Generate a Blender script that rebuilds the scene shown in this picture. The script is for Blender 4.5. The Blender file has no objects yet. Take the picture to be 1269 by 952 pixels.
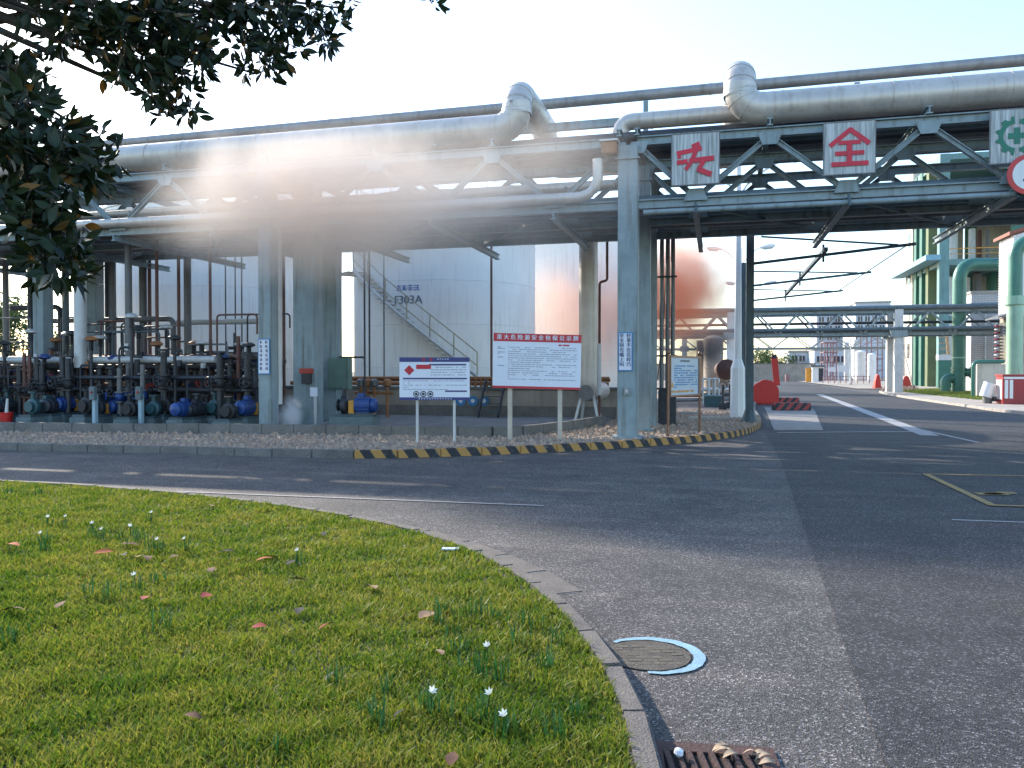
import bpy, bmesh, math, random
import numpy as np
from mathutils import Vector, Matrix
random.seed(7); np.random.seed(7)
S = bpy.context.scene
COL = S.collection
# ------------------------------------------------------------------ camera
F, CX, CY, HZ, CAMH = 985.0, 634.5, 476.0, 460.0, 1.6
YAW = math.radians(14.5); PIT = math.atan((CY-HZ)/F)
cam = bpy.data.cameras.new('camera'); cam_o = bpy.data.objects.new('camera', cam); COL.objects.link(cam_o)
cam_o.location = (0, 0, CAMH); cam_o.rotation_euler = (math.pi/2-PIT, 0, YAW)
cam.sensor_width = 36; cam.lens = 36*F/1269; cam.clip_start = 0.05; cam.clip_end = 3000
S.camera = cam_o
# ------------------------------------------------------------------ sky, sun, exposure
SUN_AZ, SUN_EL = math.radians(55), math.radians(26.5)      # left of +Y, above the ground
W = bpy.data.worlds.new('World'); S.world = W; W.use_nodes = True
nt = W.node_tree; nt.nodes.clear()
sky = nt.nodes.new('ShaderNodeTexSky'); sky.sky_type = 'NISHITA'; sky.sun_disc = False
sky.sun_elevation = SUN_EL; sky.sun_rotation = -SUN_AZ; sky.air_density = 1.25; sky.dust_density = 0.8; sky.ozone_density = 3.5
bg = nt.nodes.new('ShaderNodeBackground'); bg.inputs['Strength'].default_value = 0.15
wo = nt.nodes.new('ShaderNodeOutputWorld')
nt.links.new(sky.outputs[0], bg.inputs[0]); nt.links.new(bg.outputs[0], wo.inputs[0])
sl = bpy.data.lights.new('sun', 'SUN'); sl.energy = 2.7; sl.angle = math.radians(0.6); sl.color = (1, .90, .76)
so = bpy.data.objects.new('sun', sl); COL.objects.link(so)
sd = Vector((-math.sin(SUN_AZ)*math.cos(SUN_EL), math.cos(SUN_AZ)*math.cos(SUN_EL), math.sin(SUN_EL)))
so.rotation_euler = sd.to_track_quat('Z', 'Y').to_euler(); so.location = (-20, 30, 40)
S.view_settings.view_transform = 'Standard'; S.view_settings.look = 'None'
S.view_settings.exposure = 1.65; S.view_settings.gamma = 1
S.render.engine = 'CYCLES'; S.cycles.use_denoising = True; S.cycles.max_bounces = 12
S.cycles.transparent_max_bounces = 24; S.cycles.volume_bounces = 10; S.cycles.volume_max_steps = 96
S.cycles.caustics_reflective = False; S.cycles.caustics_refractive = False

# ------------------------------------------------------------------ pixel helpers (direction only; distance from what is touched)
cY, sY, cP, sP = math.cos(YAW), math.sin(YAW), math.cos(PIT), math.sin(PIT)
def ray(px, py):
    x = (px-CX)/F; z = -(py-CY)/F
    y2 = cP+z*sP; z2 = -sP+z*cP
    return Vector((cY*x-sY*y2, sY*x+cY*y2, z2))
def gnd(px, py, z=0.0):
    d = ray(px, py); t = (z-CAMH)/d.z; return Vector((0, 0, CAMH))+d*t
def onv(px, py, v):
    d = ray(px, py); return Vector((0, 0, CAMH))+d*(v/d.y)
def pd(px, py, dep):
    return Vector((0, 0, CAMH))+ray(px, py)*dep
IR = Vector((cY, sY, 0))          # picture-right on the ground
IF = Vector((-sY, cY, 0))         # away from the camera

# ------------------------------------------------------------------ materials
MATS = {}
def mat(name, col, rough=.6, metal=0., var=.18, scale=3., bump=0., bscale=60., col2=None, streak=0., trans=0., fine=0.):
    if name in MATS: return MATS[name]
    m = bpy.data.materials.new(name); m.use_nodes = True; n = m.node_tree; L = n.links
    b = n.nodes['Principled BSDF']; b.inputs['Roughness'].default_value = rough; b.inputs['Metallic'].default_value = metal
    tc = n.nodes.new('ShaderNodeNewGeometry')
    no = n.nodes.new('ShaderNodeTexNoise'); no.inputs['Scale'].default_value = scale; no.inputs['Detail'].default_value = 6; no.inputs['Roughness'].default_value = .65
    L.new(tc.outputs['Position'], no.inputs['Vector'])
    r = n.nodes.new('ShaderNodeValToRGB'); r.color_ramp.elements[0].position = .32; r.color_ramp.elements[1].position = .7
    c2 = col2 or tuple(min(1, c*(1+var)) for c in col); c1 = tuple(c*(1-var) for c in col)
    if col2: c1 = col
    r.color_ramp.elements[0].color = (*c1, 1); r.color_ramp.elements[1].color = (*c2, 1)
    L.new(no.outputs[0], r.inputs[0]); out = r.outputs[0]
    if streak:
        mp = n.nodes.new('ShaderNodeMapping'); mp.inputs['Scale'].default_value = (9, 9, .7)
        L.new(tc.outputs['Position'], mp.inputs[0])
        n2 = n.nodes.new('ShaderNodeTexNoise'); n2.inputs['Scale'].default_value = 1.; n2.inputs['Detail'].default_value = 5
        L.new(mp.outputs[0], n2.inputs['Vector'])
        r2 = n.nodes.new('ShaderNodeValToRGB'); r2.color_ramp.elements[0].position = .52; r2.color_ramp.elements[1].position = .78
        r2.color_ramp.elements[0].color = (1, 1, 1, 1); r2.color_ramp.elements[1].color = (1-streak, 1-streak*1.15, 1-streak*1.3, 1)
        L.new(n2.outputs[0], r2.inputs[0])
        mx = n.nodes.new('ShaderNodeMix'); mx.data_type = 'RGBA'; mx.blend_type = 'MULTIPLY'; mx.inputs[0].default_value = 1
        L.new(out, mx.inputs[6]); L.new(r2.outputs[0], mx.inputs[7]); out = mx.outputs[2]
    if fine:
        n3 = n.nodes.new('ShaderNodeTexNoise'); n3.inputs['Scale'].default_value = bscale; n3.inputs['Detail'].default_value = 3
        L.new(tc.outputs['Position'], n3.inputs['Vector'])
        r3 = n.nodes.new('ShaderNodeValToRGB'); r3.color_ramp.elements[0].position = .35; r3.color_ramp.elements[1].position = .65
        r3.color_ramp.elements[0].color = (1-fine,)*3+(1,); r3.color_ramp.elements[1].color = (1+fine,)*3+(1,)
        L.new(n3.outputs[0], r3.inputs[0])
        mx = n.nodes.new('ShaderNodeMix'); mx.data_type = 'RGBA'; mx.blend_type = 'MULTIPLY'; mx.inputs[0].default_value = 1
        L.new(out, mx.inputs[6]); L.new(r3.outputs[0], mx.inputs[7]); out = mx.outputs[2]
    L.new(out, b.inputs['Base Color'])
    mr = n.nodes.new('ShaderNodeMapRange'); mr.inputs[3].default_value = max(.05, rough-.15); mr.inputs[4].default_value = min(1, rough+.15)
    L.new(no.outputs[0], mr.inputs[0]); L.new(mr.outputs[0], b.inputs['Roughness'])
    if bump:
        nb = n.nodes.new('ShaderNodeTexNoise'); nb.inputs['Scale'].default_value = bscale; nb.inputs['Detail'].default_value = 4
        L.new(tc.outputs['Position'], nb.inputs['Vector'])
        bp = n.nodes.new('ShaderNodeBump'); bp.inputs['Strength'].default_value = bump; bp.inputs['Distance'].default_value = .02
        L.new(nb.outputs[0], bp.inputs['Height']); L.new(bp.outputs[0], b.inputs['Normal'])
    if trans:
        tr = n.nodes.new('ShaderNodeBsdfTranslucent'); L.new(out, tr.inputs[0])
        ms = n.nodes.new('ShaderNodeMixShader'); ms.inputs[0].default_value = trans
        o = n.nodes['Material Output']; L.new(b.outputs[0], ms.inputs[1]); L.new(tr.outputs[0], ms.inputs[2]); L.new(ms.outputs[0], o.inputs[0])
    MATS[name] = m; return m
STEEL = mat('steel_paint', (.235, .295, .31), .5, 0, .16, 2.5, .1, 40, streak=.48)
STEELD = mat('steel_paint_dark', (.055, .085, .10), .5, .1, .25, 3, streak=.3)
STEELG = mat('steel_paint_grey', (.30, .32, .33), .5, .1, .15, 3, streak=.3)
CLAD = mat('aluminium_cladding', (.55, .50, .45), .42, .35, .14, 1.6, .12, 14, streak=.22)
PIPEG = mat('grey_pipe', (.15, .15, .152), .5, .2, .2, 2.5, streak=.3)
PIPEB = mat('bluegrey_pipe', (.12, .16, .18), .5, .15, .2, 2.5, streak=.3)
PIPED = mat('dark_pipe', (.04, .042, .048), .5, .2, .3, 4)
PIPER = mat('red_primer_pipe', (.17, .06, .045), .6, .1, .3, 5, col2=(.10, .06, .05))
PIPEW = mat('pale_pipe', (.55, .55, .54), .5, .1, .12, 3, streak=.2)
IRON = mat('cast_iron', (.035, .035, .038), .55, .5, .4, 12, .3, 50)
MBLUE = mat('motor_blue', (.015, .055, .21), .42, .1, .25, 8)
MTEAL = mat('pump_teal', (.03, .085, .10), .45, .1, .25, 8)
MBLK = mat('pump_dark', (.03, .035, .045), .5, .2, .4, 8)
VRED = mat('valve_red', (.40, .04, .025), .5, 0, .25, 8)
VORG = mat('rust_orange', (.36, .15, .05), .7, 0, .3, 4, col2=(.20, .09, .045))
CONC = mat('concrete', (.36, .31, .26), .9, 0, .2, 1.2, .35, 45, streak=.25, fine=.18)
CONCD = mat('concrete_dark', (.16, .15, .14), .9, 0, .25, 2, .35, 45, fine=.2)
CONCP = mat('concrete_pale', (.36, .33, .295), .9, 0, .18, 1.5, .3, 45, fine=.15)
KERBM = mat('kerb_concrete', (.135, .115, .10), .9, 0, .28, 5, .5, 90, fine=.3)
WHITEP = mat('white_paint', (.74, .74, .73), .5, 0, .06, 1.5, streak=.12)
TANKW = mat('tank_white', (.82, .80, .76), .45, 0, .06, .6, .03, 3, streak=.17)
BOARDW = mat('board_white', (.68, .70, .78), .4, 0, .04, 2)
NAVY = mat('board_navy', (.035, .04, .16), .45, 0, .1, 3)
SIGNR = mat('sign_red', (.50, .02, .035), .45, 0, .12, 6)
INKG = mat('ink_grey', (.30, .31, .36), .6, 0, .2, 20)
INKD = mat('ink_dark', (.03, .035, .05), .6, 0, .2, 20)
SIGNB = mat('sign_blue', (.03, .20, .42), .45, 0, .12, 6)
GREENP = mat('green_duct', (.05, .165, .12), .38, .1, .2, 1.2, .05, 6, streak=.25)
GREENL = mat('green_duct_pale', (.26, .42, .30), .42, .1, .15, 1.2, streak=.25)
GREENT = mat('green_column', (.04, .15, .11), .6, 0, .2, 1, streak=.3)
TEALC = mat('teal_column', (.14, .26, .255), .6, 0, .15, 1, streak=.3)
CREAM = mat('cream_wall', (.60, .53, .44), .85, 0, .14, .8, .1, 20, streak=.3)
REDP = mat('red_plastic', (.55, .025, .02), .4, 0, .12, 4)
REDD = mat('red_box', (.30, .025, .03), .45, 0, .15, 3)
PINKST = mat('pink_steel', (.31, .17, .175), .6, 0, .2, 2)
ORANGE = mat('orange_paint', (.60, .27, .03), .5, 0, .2, 3)
BRASS = mat('bronze_steel', (.20, .115, .08), .35, .7, .2, 8)
GLASS = mat('dark_glass', (.025, .035, .05), .12, 0, .3, 1)
RUST = mat('rusty_iron', (.10, .05, .04), .75, .3, .4, 14, .4, 60, col2=(.055, .035, .032))
BARK = mat('bark', (.06, .045, .035), .9, 0, .35, 10, .6, 30)

# ------------------------------------------------------------------ mesh builder
def basis(d):
    d = Vector(d).normalized(); a = Vector((0, 0, 1)) if abs(d.z) < .92 else Vector((1, 0, 0))
    x = d.cross(a).normalized(); return x, x.cross(d).normalized(), d
class MB:
    def __init__(s): s.v = []; s.f = []
    def add(s, vs, fs):
        o = len(s.v); s.v += [tuple(p) for p in vs]; s.f += [tuple(i+o for i in f) for f in fs]; return s
    def box(s, x0, x1, y0, y1, z0, z1):
        return s.add([(x, y, z) for z in (z0, z1) for x, y in ((x0, y0), (x1, y0), (x1, y1), (x0, y1))],
                     [(3, 2, 1, 0), (4, 5, 6, 7), (0, 1, 5, 4), (1, 2, 6, 5), (2, 3, 7, 6), (3, 0, 4, 7)])
    def cbox(s, c, sx, sy, sz): return s.box(c[0]-sx/2, c[0]+sx/2, c[1]-sy/2, c[1]+sy/2, c[2]-sz/2, c[2]+sz/2)
    def obox(s, o, r, u, n, x0, x1, y0, y1, z0, z1):
        o, r, u, n = map(Vector, (o, r, u, n))
        return s.add([o+r*x+u*y+n*z for z in (z0, z1) for x, y in ((x0, y0), (x1, y0), (x1, y1), (x0, y1))],
                     [(3, 2, 1, 0), (4, 5, 6, 7), (0, 1, 5, 4), (1, 2, 6, 5), (2, 3, 7, 6), (3, 0, 4, 7)])
    def bar(s, a, b, w, h):
        a, b = Vector(a), Vector(b); x, y, d = basis(b-a)
        return s.obox(a, x, y, d, -w/2, w/2, -h/2, h/2, 0, (b-a).length)
    def ibeam(s, a, b, w, h, t=.025):
        a, b = Vector(a), Vector(b); x, y, d = basis(b-a); l = (b-a).length
        s.obox(a, x, y, d, -w/2, w/2, h/2-t, h/2, 0, l); s.obox(a, x, y, d, -w/2, w/2, -h/2, -h/2+t, 0, l)
        return s.obox(a, x, y, d, -t/2, t/2, -h/2+t, h/2-t, 0, l)
    def path(s, pts, r, n=10, caps=True):
        pts = [Vector(p) for p in pts]; rs = r if isinstance(r, (list, tuple)) else [r]*len(pts)
        o = len(s.v); px = None
        for i, p in enumerate(pts):
            d = (pts[min(i+1, len(pts)-1)]-pts[max(i-1, 0)]).normalized()
            if px is None: x, y, _ = basis(d)
            else:
                x = (px-d*px.dot(d))
                x = x.normalized() if x.length > 1e-5 else basis(d)[0]
                y = x.cross(d).normalized()
            px = x
            k = 1.
            if 0 < i < len(pts)-1:
                c = (pts[i]-pts[i-1]).normalized().dot((pts[i+1]-pts[i]).normalized()); k = 1
            for j in range(n):
                a = 2*math.pi*j/n; s.v.append(tuple(p+(x*math.cos(a)+y*math.sin(a))*rs[i]*k))
        for i in range(len(pts)-1):
            for j in range(n):
                q = (j+1) % n; s.f.append((o+i*n+j, o+i*n+q, o+(i+1)*n+q, o+(i+1)*n+j))
        if caps:
            s.f.append(tuple(o+j for j in reversed(range(n)))); e = o+(len(pts)-1)*n; s.f.append(tuple(e+j for j in range(n)))
        return s
    def tube(s, a, b, r, n=10, r2=None): return s.path([a, b], [r, r if r2 is None else r2], n)
    def prism(s, poly, o, r, u, n, z0, z1):
        o, r, u, n = map(Vector, (o, r, u, n)); k = len(poly)
        return s.add([o+r*x+u*y+n*z for z in (z0, z1) for x, y in poly],
                     [tuple(reversed(range(k))), tuple(range(k, 2*k))]+[(i, (i+1) % k, (i+1) % k+k, i+k) for i in range(k)])
    def ring(s, c, ax, R, r, n=16, m=6):
        x, y, d = basis(ax); c = Vector(c); o = len(s.v)
        for i in range(n):
            a = 2*math.pi*i/n; e = x*math.cos(a)+y*math.sin(a)
            for j in range(m):
                b = 2*math.pi*j/m; s.v.append(tuple(c+e*(R+r*math.cos(b))+d*r*math.sin(b)))
        for i in range(n):
            for j in range(m): s.f.append((o+i*m+j, o+((i+1) % n)*m+j, o+((i+1) % n)*m+(j+1) % m, o+i*m+(j+1) % m))
        return s
    def lathe(s, c, ax, prof, n=16):
        x, y, d = basis(ax); c = Vector(c)
        return s.path_raw([(c+d*h, x, y, r) for h, r in prof], n)
    def path_raw(s, rings, n):
        o = len(s.v)
        for p, x, y, r in rings:
            for j in range(n):
                a = 2*math.pi*j/n; s.v.append(tuple(p+(x*math.cos(a)+y*math.sin(a))*r))
        for i in range(len(rings)-1):
            for j in range(n):
                q = (j+1) % n; s.f.append((o+i*n+j, o+i*n+q, o+(i+1)*n+q, o+(i+1)*n+j))
        s.f.append(tuple(o+j for j in reversed(range(n)))); e = o+(len(rings)-1)*n; s.f.append(tuple(e+j for j in range(n)))
        return s
    def mesh(s, name, m, org=(0, 0, 0), smooth=False, bevel=0):
        me = bpy.data.meshes.new(name); ox, oy, oz = org
        me.from_pydata([(x-ox, y-oy, z-oz) for x, y, z in s.v], [], s.f)
        if m: me.materials.append(m)
        bm = bmesh.new(); bm.from_mesh(me); bmesh.ops.recalc_face_normals(bm, faces=bm.faces)
        if bevel: bmesh.ops.bevel(bm, geom=[e for e in bm.edges if e.is_manifold and e.calc_face_angle(0) > .5], offset=bevel, segments=2, affect='EDGES', clamp_overlap=True)
        bm.to_mesh(me); bm.free()
        if smooth:
            me.polygons.foreach_set('use_smooth', [True]*len(me.polygons)); me.set_sharp_from_angle(angle=math.radians(40))
        me.update(); return me
    def build(s, name, m, parent=None, smooth=False, bevel=0, label=None):
        org = ORG.get(parent.name, (0, 0, 0)) if parent else (0, 0, 0)
        o = bpy.data.objects.new(name, s.mesh(name, m, org, smooth, bevel)); COL.objects.link(o)
        if parent: o.parent = parent; ORG[o.name] = org
        if label: o['label'] = label
        return o
ORG = {}
def tag(o, label, cat, group=None):
    o['label'] = label; o['category'] = cat
    if group: o['group'] = group
    return o
def thing(name, label, cat, loc, group=None, rz=0):
    o = bpy.data.objects.new(name, None); COL.objects.link(o); o.location = loc; o.rotation_euler = (0, 0, rz)
    o.empty_display_size = .2; ORG[o.name] = tuple(loc) if rz == 0 else (0, 0, 0)
    return tag(o, label, cat, group)
def lthing(name, label, cat, loc, rz=0, group=None):      # parts are modelled round (0,0,0)
    o = thing(name, label, cat, loc, group, 0); o.rotation_euler = (0, 0, rz); ORG[o.name] = (0, 0, 0); return o
def struct(o): o['kind'] = 'structure'; return o
def stuff(o): o['kind'] = 'stuff'; return o
def inst(name, me, parent, loc, rot=(0, 0, 0), scale=(1, 1, 1)):
    o = bpy.data.objects.new(name, me); COL.objects.link(o); o.rotation_euler = rot; o.scale = scale
    g = ORG.get(parent.name, (0, 0, 0)) if parent else (0, 0, 0)
    o.location = Vector(loc)-Vector(g)
    if parent: o.parent = parent
    return o
def copy_tree(o, parent=None):
    c = o.copy(); COL.objects.link(c); c.parent = parent
    for ch in o.children: copy_tree(ch, c)
    return c
def elbow(a, b, c, R, n=6):                                # rounded corner points at b
    a, b, c = map(Vector, (a, b, c)); d1 = (a-b).normalized(); d2 = (c-b).normalized()
    p, q = b+d1*R, b+d2*R; o = []
    for i in range(n+1):
        t = i/n; o.append(p*(1-t)**2+b*2*t*(1-t)+q*t*t)
    return o
def bent(pts, R, n=6):
    r = [Vector(pts[0])]
    for i in range(1, len(pts)-1): r += elbow(pts[i-1], pts[i], pts[i+1], R, n)
    return r+[Vector(pts[-1])]
def catmull(pts, step):
    P = [Vector((p[0], p[1], 0)) for p in pts]; out = []
    P = [P[0]*2-P[1]]+P+[P[-1]*2-P[-2]]
    for i in range(1, len(P)-2):
        a, b, c, d = P[i-1:i+3]
        for k in range(24):
            t = k/24
            out.append(.5*((2*b)+(c-a)*t+(2*a-5*b+4*c-d)*t*t+(3*b-a-3*c+d)*t**3))
    out.append(P[-2]); res = [out[0]]; acc = 0
    for i in range(1, len(out)):
        seg = (out[i]-out[i-1]).length
        while acc+seg >= step*(len(res)) - 1e-9:
            t = (step*len(res)-acc)/max(seg, 1e-9); res.append(out[i-1].lerp(out[i], t))
        acc += seg
    return res
def text(s, size, ext=.003):
    c = bpy.data.curves.new('t', 'FONT'); c.body = s; c.size = size; c.align_x = 'CENTER'; c.align_y = 'CENTER'; c.extrude = ext; c.resolution_u = 3
    o = bpy.data.objects.new('t', c); COL.objects.link(o); bpy.context.view_layer.update()
    me = bpy.data.meshes.new_from_object(o.evaluated_get(bpy.context.evaluated_depsgraph_get()))
    v = [tuple(x.co) for x in me.vertices]; f = [tuple(p.vertices) for p in me.polygons]
    bpy.data.objects.remove(o); bpy.data.curves.remove(c); bpy.data.meshes.remove(me)
    return v, f
def add_text(mb, s, size, o, r, u, n, bold=0):
    v, f = text(s, size); o, r, u, n = map(Vector, (o, r, u, n))
    for dx in ((0,) if not bold else (-bold, bold)): mb.add([o+r*(x+dx)+u*y+n*(z+dx*.05) for x, y, z in v], f)
# ================================================================== GROUND
def asphalt(name, base, spec, patch):
    m = bpy.data.materials.new(name); m.use_nodes = True; n = m.node_tree; L = n.links; N = n.nodes.new
    b = n.nodes['Principled BSDF']; b.inputs['Roughness'].default_value = .8; b.inputs['Specular IOR Level'].default_value = .35
    g = N('ShaderNodeNewGeometry')
    vo = N('ShaderNodeTexVoronoi'); vo.inputs['Scale'].default_value = 105; L.new(g.outputs['Position'], vo.inputs['Vector'])
    r = N('ShaderNodeValToRGB'); cr = r.color_ramp
    sp = N('ShaderNodeSeparateColor'); L.new(vo.outputs['Color'], sp.inputs[0]); L.new(sp.outputs[0], r.inputs[0])
    cr.elements[0].position = 0; cr.elements[0].color = (*[c*.45 for c in base], 1)
    cr.elements[1].position = 1; cr.elements[1].color = (*spec, 1)
    e = cr.elements.new(.55); e.color = (*base, 1); e = cr.elements.new(.85); e.color = (*[c*1.5 for c in base], 1)
    n1 = N('ShaderNodeTexNoise'); n1.inputs['Scale'].default_value = .9; n1.inputs['Detail'].default_value = 7; n1.inputs['Roughness'].default_value = .7
    L.new(g.outputs['Position'], n1.inputs['Vector'])
    r1 = N('ShaderNodeValToRGB'); r1.color_ramp.elements[0].position = .35; r1.color_ramp.elements[1].position = .72
    r1.color_ramp.elements[0].color = (.72, .72, .74, 1); r1.color_ramp.elements[1].color = (*patch, 1); L.new(n1.outputs[0], r1.inputs[0])
    mx = N('ShaderNodeMix'); mx.data_type = 'RGBA'; mx.blend_type = 'MULTIPLY'; mx.inputs[0].default_value = 1
    L.new(r.outputs[0], mx.inputs[6]); L.new(r1.outputs[0], mx.inputs[7])
    # paler, warmer streaks stretched along X
    mp = N('ShaderNodeMapping'); mp.inputs['Scale'].default_value = (.09, 2.2, 1); L.new(g.outputs['Position'], mp.inputs[0])
    n2 = N('ShaderNodeTexNoise'); n2.inputs['Scale'].default_value = 1; n2.inputs['Detail'].default_value = 5; L.new(mp.outputs[0], n2.inputs['Vector'])
    r2 = N('ShaderNodeValToRGB'); r2.color_ramp.elements[0].position = .5; r2.color_ramp.elements[1].position = .75
    r2.color_ramp.elements[0].color = (1, 1, 1, 1); r2.color_ramp.elements[1].color = (1.5, 1.42, 1.36, 1); L.new(n2.outputs[0], r2.inputs[0])
    m2 = N('ShaderNodeMix'); m2.data_type = 'RGBA'; m2.blend_type = 'MULTIPLY'; m2.inputs[0].default_value = 1
    L.new(mx.outputs[2], m2.inputs[6]); L.new(r2.outputs[0], m2.inputs[7])
    n5 = N('ShaderNodeTexNoise'); n5.inputs['Scale'].default_value = .55; n5.inputs['Detail'].default_value = 8; n5.inputs['Roughness'].default_value = .72; n5.inputs['Distortion'].default_value = 1.2; L.new(g.outputs['Position'], n5.inputs['Vector'])
    r5 = N('ShaderNodeValToRGB'); e5 = r5.color_ramp.elements; e5[0].position = .30; e5[0].color = (.5, .5, .53, 1); e5[1].position = .74; e5[1].color = (1.25, .98, .74, 1)
    q5 = e5.new(.42); q5.color = (1, 1, 1, 1); q5 = e5.new(.62); q5.color = (1, 1, 1, 1); L.new(n5.outputs[0], r5.inputs[0])
    m5 = N('ShaderNodeMix'); m5.data_type = 'RGBA'; m5.blend_type = 'MULTIPLY'; m5.inputs[0].default_value = 1; L.new(m2.outputs[2], m5.inputs[6]); L.new(r5.outputs[0], m5.inputs[7]); L.new(m5.outputs[2], b.inputs['Base Color'])
    bp = N('ShaderNodeBump'); bp.inputs['Strength'].default_value = .7; bp.inputs['Distance'].default_value = .008
    L.new(vo.outputs['Distance'], bp.inputs['Height']); L.new(bp.outputs[0], b.inputs['Normal'])
    return m
ASPH = asphalt('asphalt_worn', (.068, .064, .062), (.29, .275, .265), (1.5, 1.42, 1.36))
ASPHN = asphalt('asphalt_new', (.040, .0395, .041), (.21, .205, .205), (1.25, 1.22, 1.2))
EARTH = mat('earth', (.14, .115, .085), .95, 0, .3, .4, .3, 20)
DIRT = mat('turf_soil', (.065, .075, .025), .95, 0, .35, 5, .5, 60, col2=(.11, .10, .04))
GRAV = mat('gravel_ground', (.27, .205, .16), .95, 0, .3, 4, .8, 55, fine=.45)

def sheet(name, poly, z, m):
    me = bpy.data.meshes.new(name); me.from_pydata([(p[0], p[1], z) for p in poly], [], [tuple(range(len(poly)))])
    me.materials.append(m); o = bpy.data.objects.new(name, me); COL.objects.link(o); return struct(o)
sheet('ground', [(-900, -300), (900, -300), (900, 1500), (-900, 1500)], -.03, EARTH)
sheet('road', [(-70, -30), (60, -30), (60, 150), (-70, 150)], 0, ASPH)
sheet('road_resurfaced_lane', [(.55, -12), (45, -12), (45, 12.9), (10.7, 25), (10.7, 120), (1.9, 120), (1.2, 22), (1.1, 15), (.67, 3.5)], .004, ASPHN)

KP = [(-44, 11.6), (-30, 12.2), (-14.05, 12.95), (-9.8, 13.2), (-7.4, 13.22), (-5.86, 13.53), (-4.3, 14.45), (-2.93, 15.55), (-1.48, 17.0), (-.5, 18.3), (.4, 19.95), (1.0, 22.3), (1.3, 25.4), (1.45, 33), (1.8, 41), (1.9, 60), (1.9, 78)]
LP = [(-20, 9.3), (-9.63, 8.9), (-6.8, 8.59), (-4.9, 8.12), (-3.32, 7.46), (-2.31, 6.78), (-1.51, 5.97), (-.97, 5.15), (-.53, 4.24), (-.31, 3.59), (-.2, 3.1), (-.1, 2.2), (-.03, .5), (0, -6)]
kp = catmull(KP, .8); lp = catmull(LP, .55)
def offset(pts, d):
    o = []
    for i, p in enumerate(pts):
        t = (pts[min(i+1, len(pts)-1)]-pts[max(i-1, 0)]).normalized(); o.append(p+Vector((-t.y, t.x, 0))*d)
    return o
# raised plant bed behind the kerb, lawn behind its kerb
ki = offset(kp, .12)
sheet('gravel_verge', [tuple(p[:2]) for p in ki]+[(1.8, 140), (-70, 140), (-70, 11.5)], .10, GRAV)
li = offset(lp, -.11)
lawn = sheet('lawn', [tuple(p[:2]) for p in li]+[(-20, -6)], .075, DIRT)

def stripe_mat():
    m = bpy.data.materials.new('kerb_stripes'); m.use_nodes = True; n = m.node_tree; L = n.links; N = n.nodes.new
    b = n.nodes['Principled BSDF']; b.inputs['Roughness'].default_value = .75
    tc = N('ShaderNodeTexCoord'); sx = N('ShaderNodeSeparateXYZ'); L.new(tc.outputs['Object'], sx.inputs[0])
    a = N('ShaderNodeMath'); a.operation = 'MULTIPLY_ADD'; a.inputs[1].default_value = .7; L.new(sx.outputs[2], a.inputs[0]); L.new(sx.outputs[0], a.inputs[2])
    d = N('ShaderNodeMath'); d.operation = 'DIVIDE'; d.inputs[1].default_value = .4; L.new(a.outputs[0], d.inputs[0])
    f = N('ShaderNodeMath'); f.operation = 'FRACT'; L.new(d.outputs[0], f.inputs[0])
    g = N('ShaderNodeMath'); g.operation = 'GREATER_THAN'; g.inputs[1].default_value = .5; L.new(f.outputs[0], g.inputs[0])
    mx = N('ShaderNodeMix'); mx.data_type = 'RGBA'; L.new(g.outputs[0], mx.inputs[0])
    mx.inputs[6].default_value = (.40, .215, .06, 1); mx.inputs[7].default_value = (.025, .026, .03, 1)
    ge = N('ShaderNodeNewGeometry'); no = N('ShaderNodeTexNoise'); no.inputs['Scale'].default_value = 9; no.inputs['Detail'].default_value = 6; no.inputs['Roughness'].default_value = .7; L.new(ge.outputs['Position'], no.inputs['Vector'])
    r = N('ShaderNodeValToRGB'); r.color_ramp.elements[0].position = .56; r.color_ramp.elements[1].position = .68; L.new(no.outputs[0], r.inputs[0])
    r.color_ramp.elements[0].color = (0, 0, 0, 1); r.color_ramp.elements[1].color = (.75, .75, .75, 1)
    m2 = N('ShaderNodeMix'); m2.data_type = 'RGBA'; L.new(r.outputs[0], m2.inputs[0]); L.new(mx.outputs[2], m2.inputs[6]); m2.inputs[7].default_value = (.17, .15, .13, 1)
    L.new(m2.outputs[2], b.inputs['Base Color']); return m
STRIPE = stripe_mat()
def stone_mesh(name, m, L_, w, h, bev=.015):
    return MB().box(-L_/2, L_/2, -w/2, w/2, -.04, h).mesh(name, m, bevel=bev)
def kerb(name, label, pts, w, h, m, side, striped=None, gap=.004):
    L_ = (pts[1]-pts[0]).length
    ms = [stone_mesh('kerb_stone', mm, L_-gap, w, h) for mm in ((m,) if striped is None else (m, STRIPE))]
    bed = MB()
    q = offset(pts, side*(w/2))
    for i in range(len(q)-1): bed.bar(q[i]+Vector((0, 0, .0)), q[i+1], w*.8, .07) if 0 else None
    for i in range(len(q)-1):
        a, b = q[i], q[i+1]; d = (b-a).normalized(); nn = Vector((-d.y, d.x, 0))
        bed.add([a-nn*w*.42, a+nn*w*.42, b+nn*w*.42, b-nn*w*.42], [(0, 1, 2, 3)])
    for i in range(len(bed.v)): bed.v[i] = (bed.v[i][0], bed.v[i][1], .012)
    bo = struct(bed.build(name, CONCD)); bo['label'] = label
    for i in range(len(q)-1):
        c = (q[i]+q[i+1])/2; d = q[i+1]-q[i]
        k = 1 if striped and striped(c) else 0
        o = inst('kerb_stone', ms[k], bo, (c.x, c.y, random.uniform(-.006, .004)), (0, random.uniform(-.004, .004), math.atan2(d.y, d.x)))
        o.scale.x = d.length/L_
    return bo
kerb('road_kerb', 'low concrete kerb round the plant corner, partly striped black and yellow', kp, .15, .15, CONCD, 1, lambda c: -6.3 < c.x and c.y < 27)
kerb('lawn_kerb', 'pale worn concrete kerb curving round the lawn', lp, .12, .10, KERBM, -1)
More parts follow.
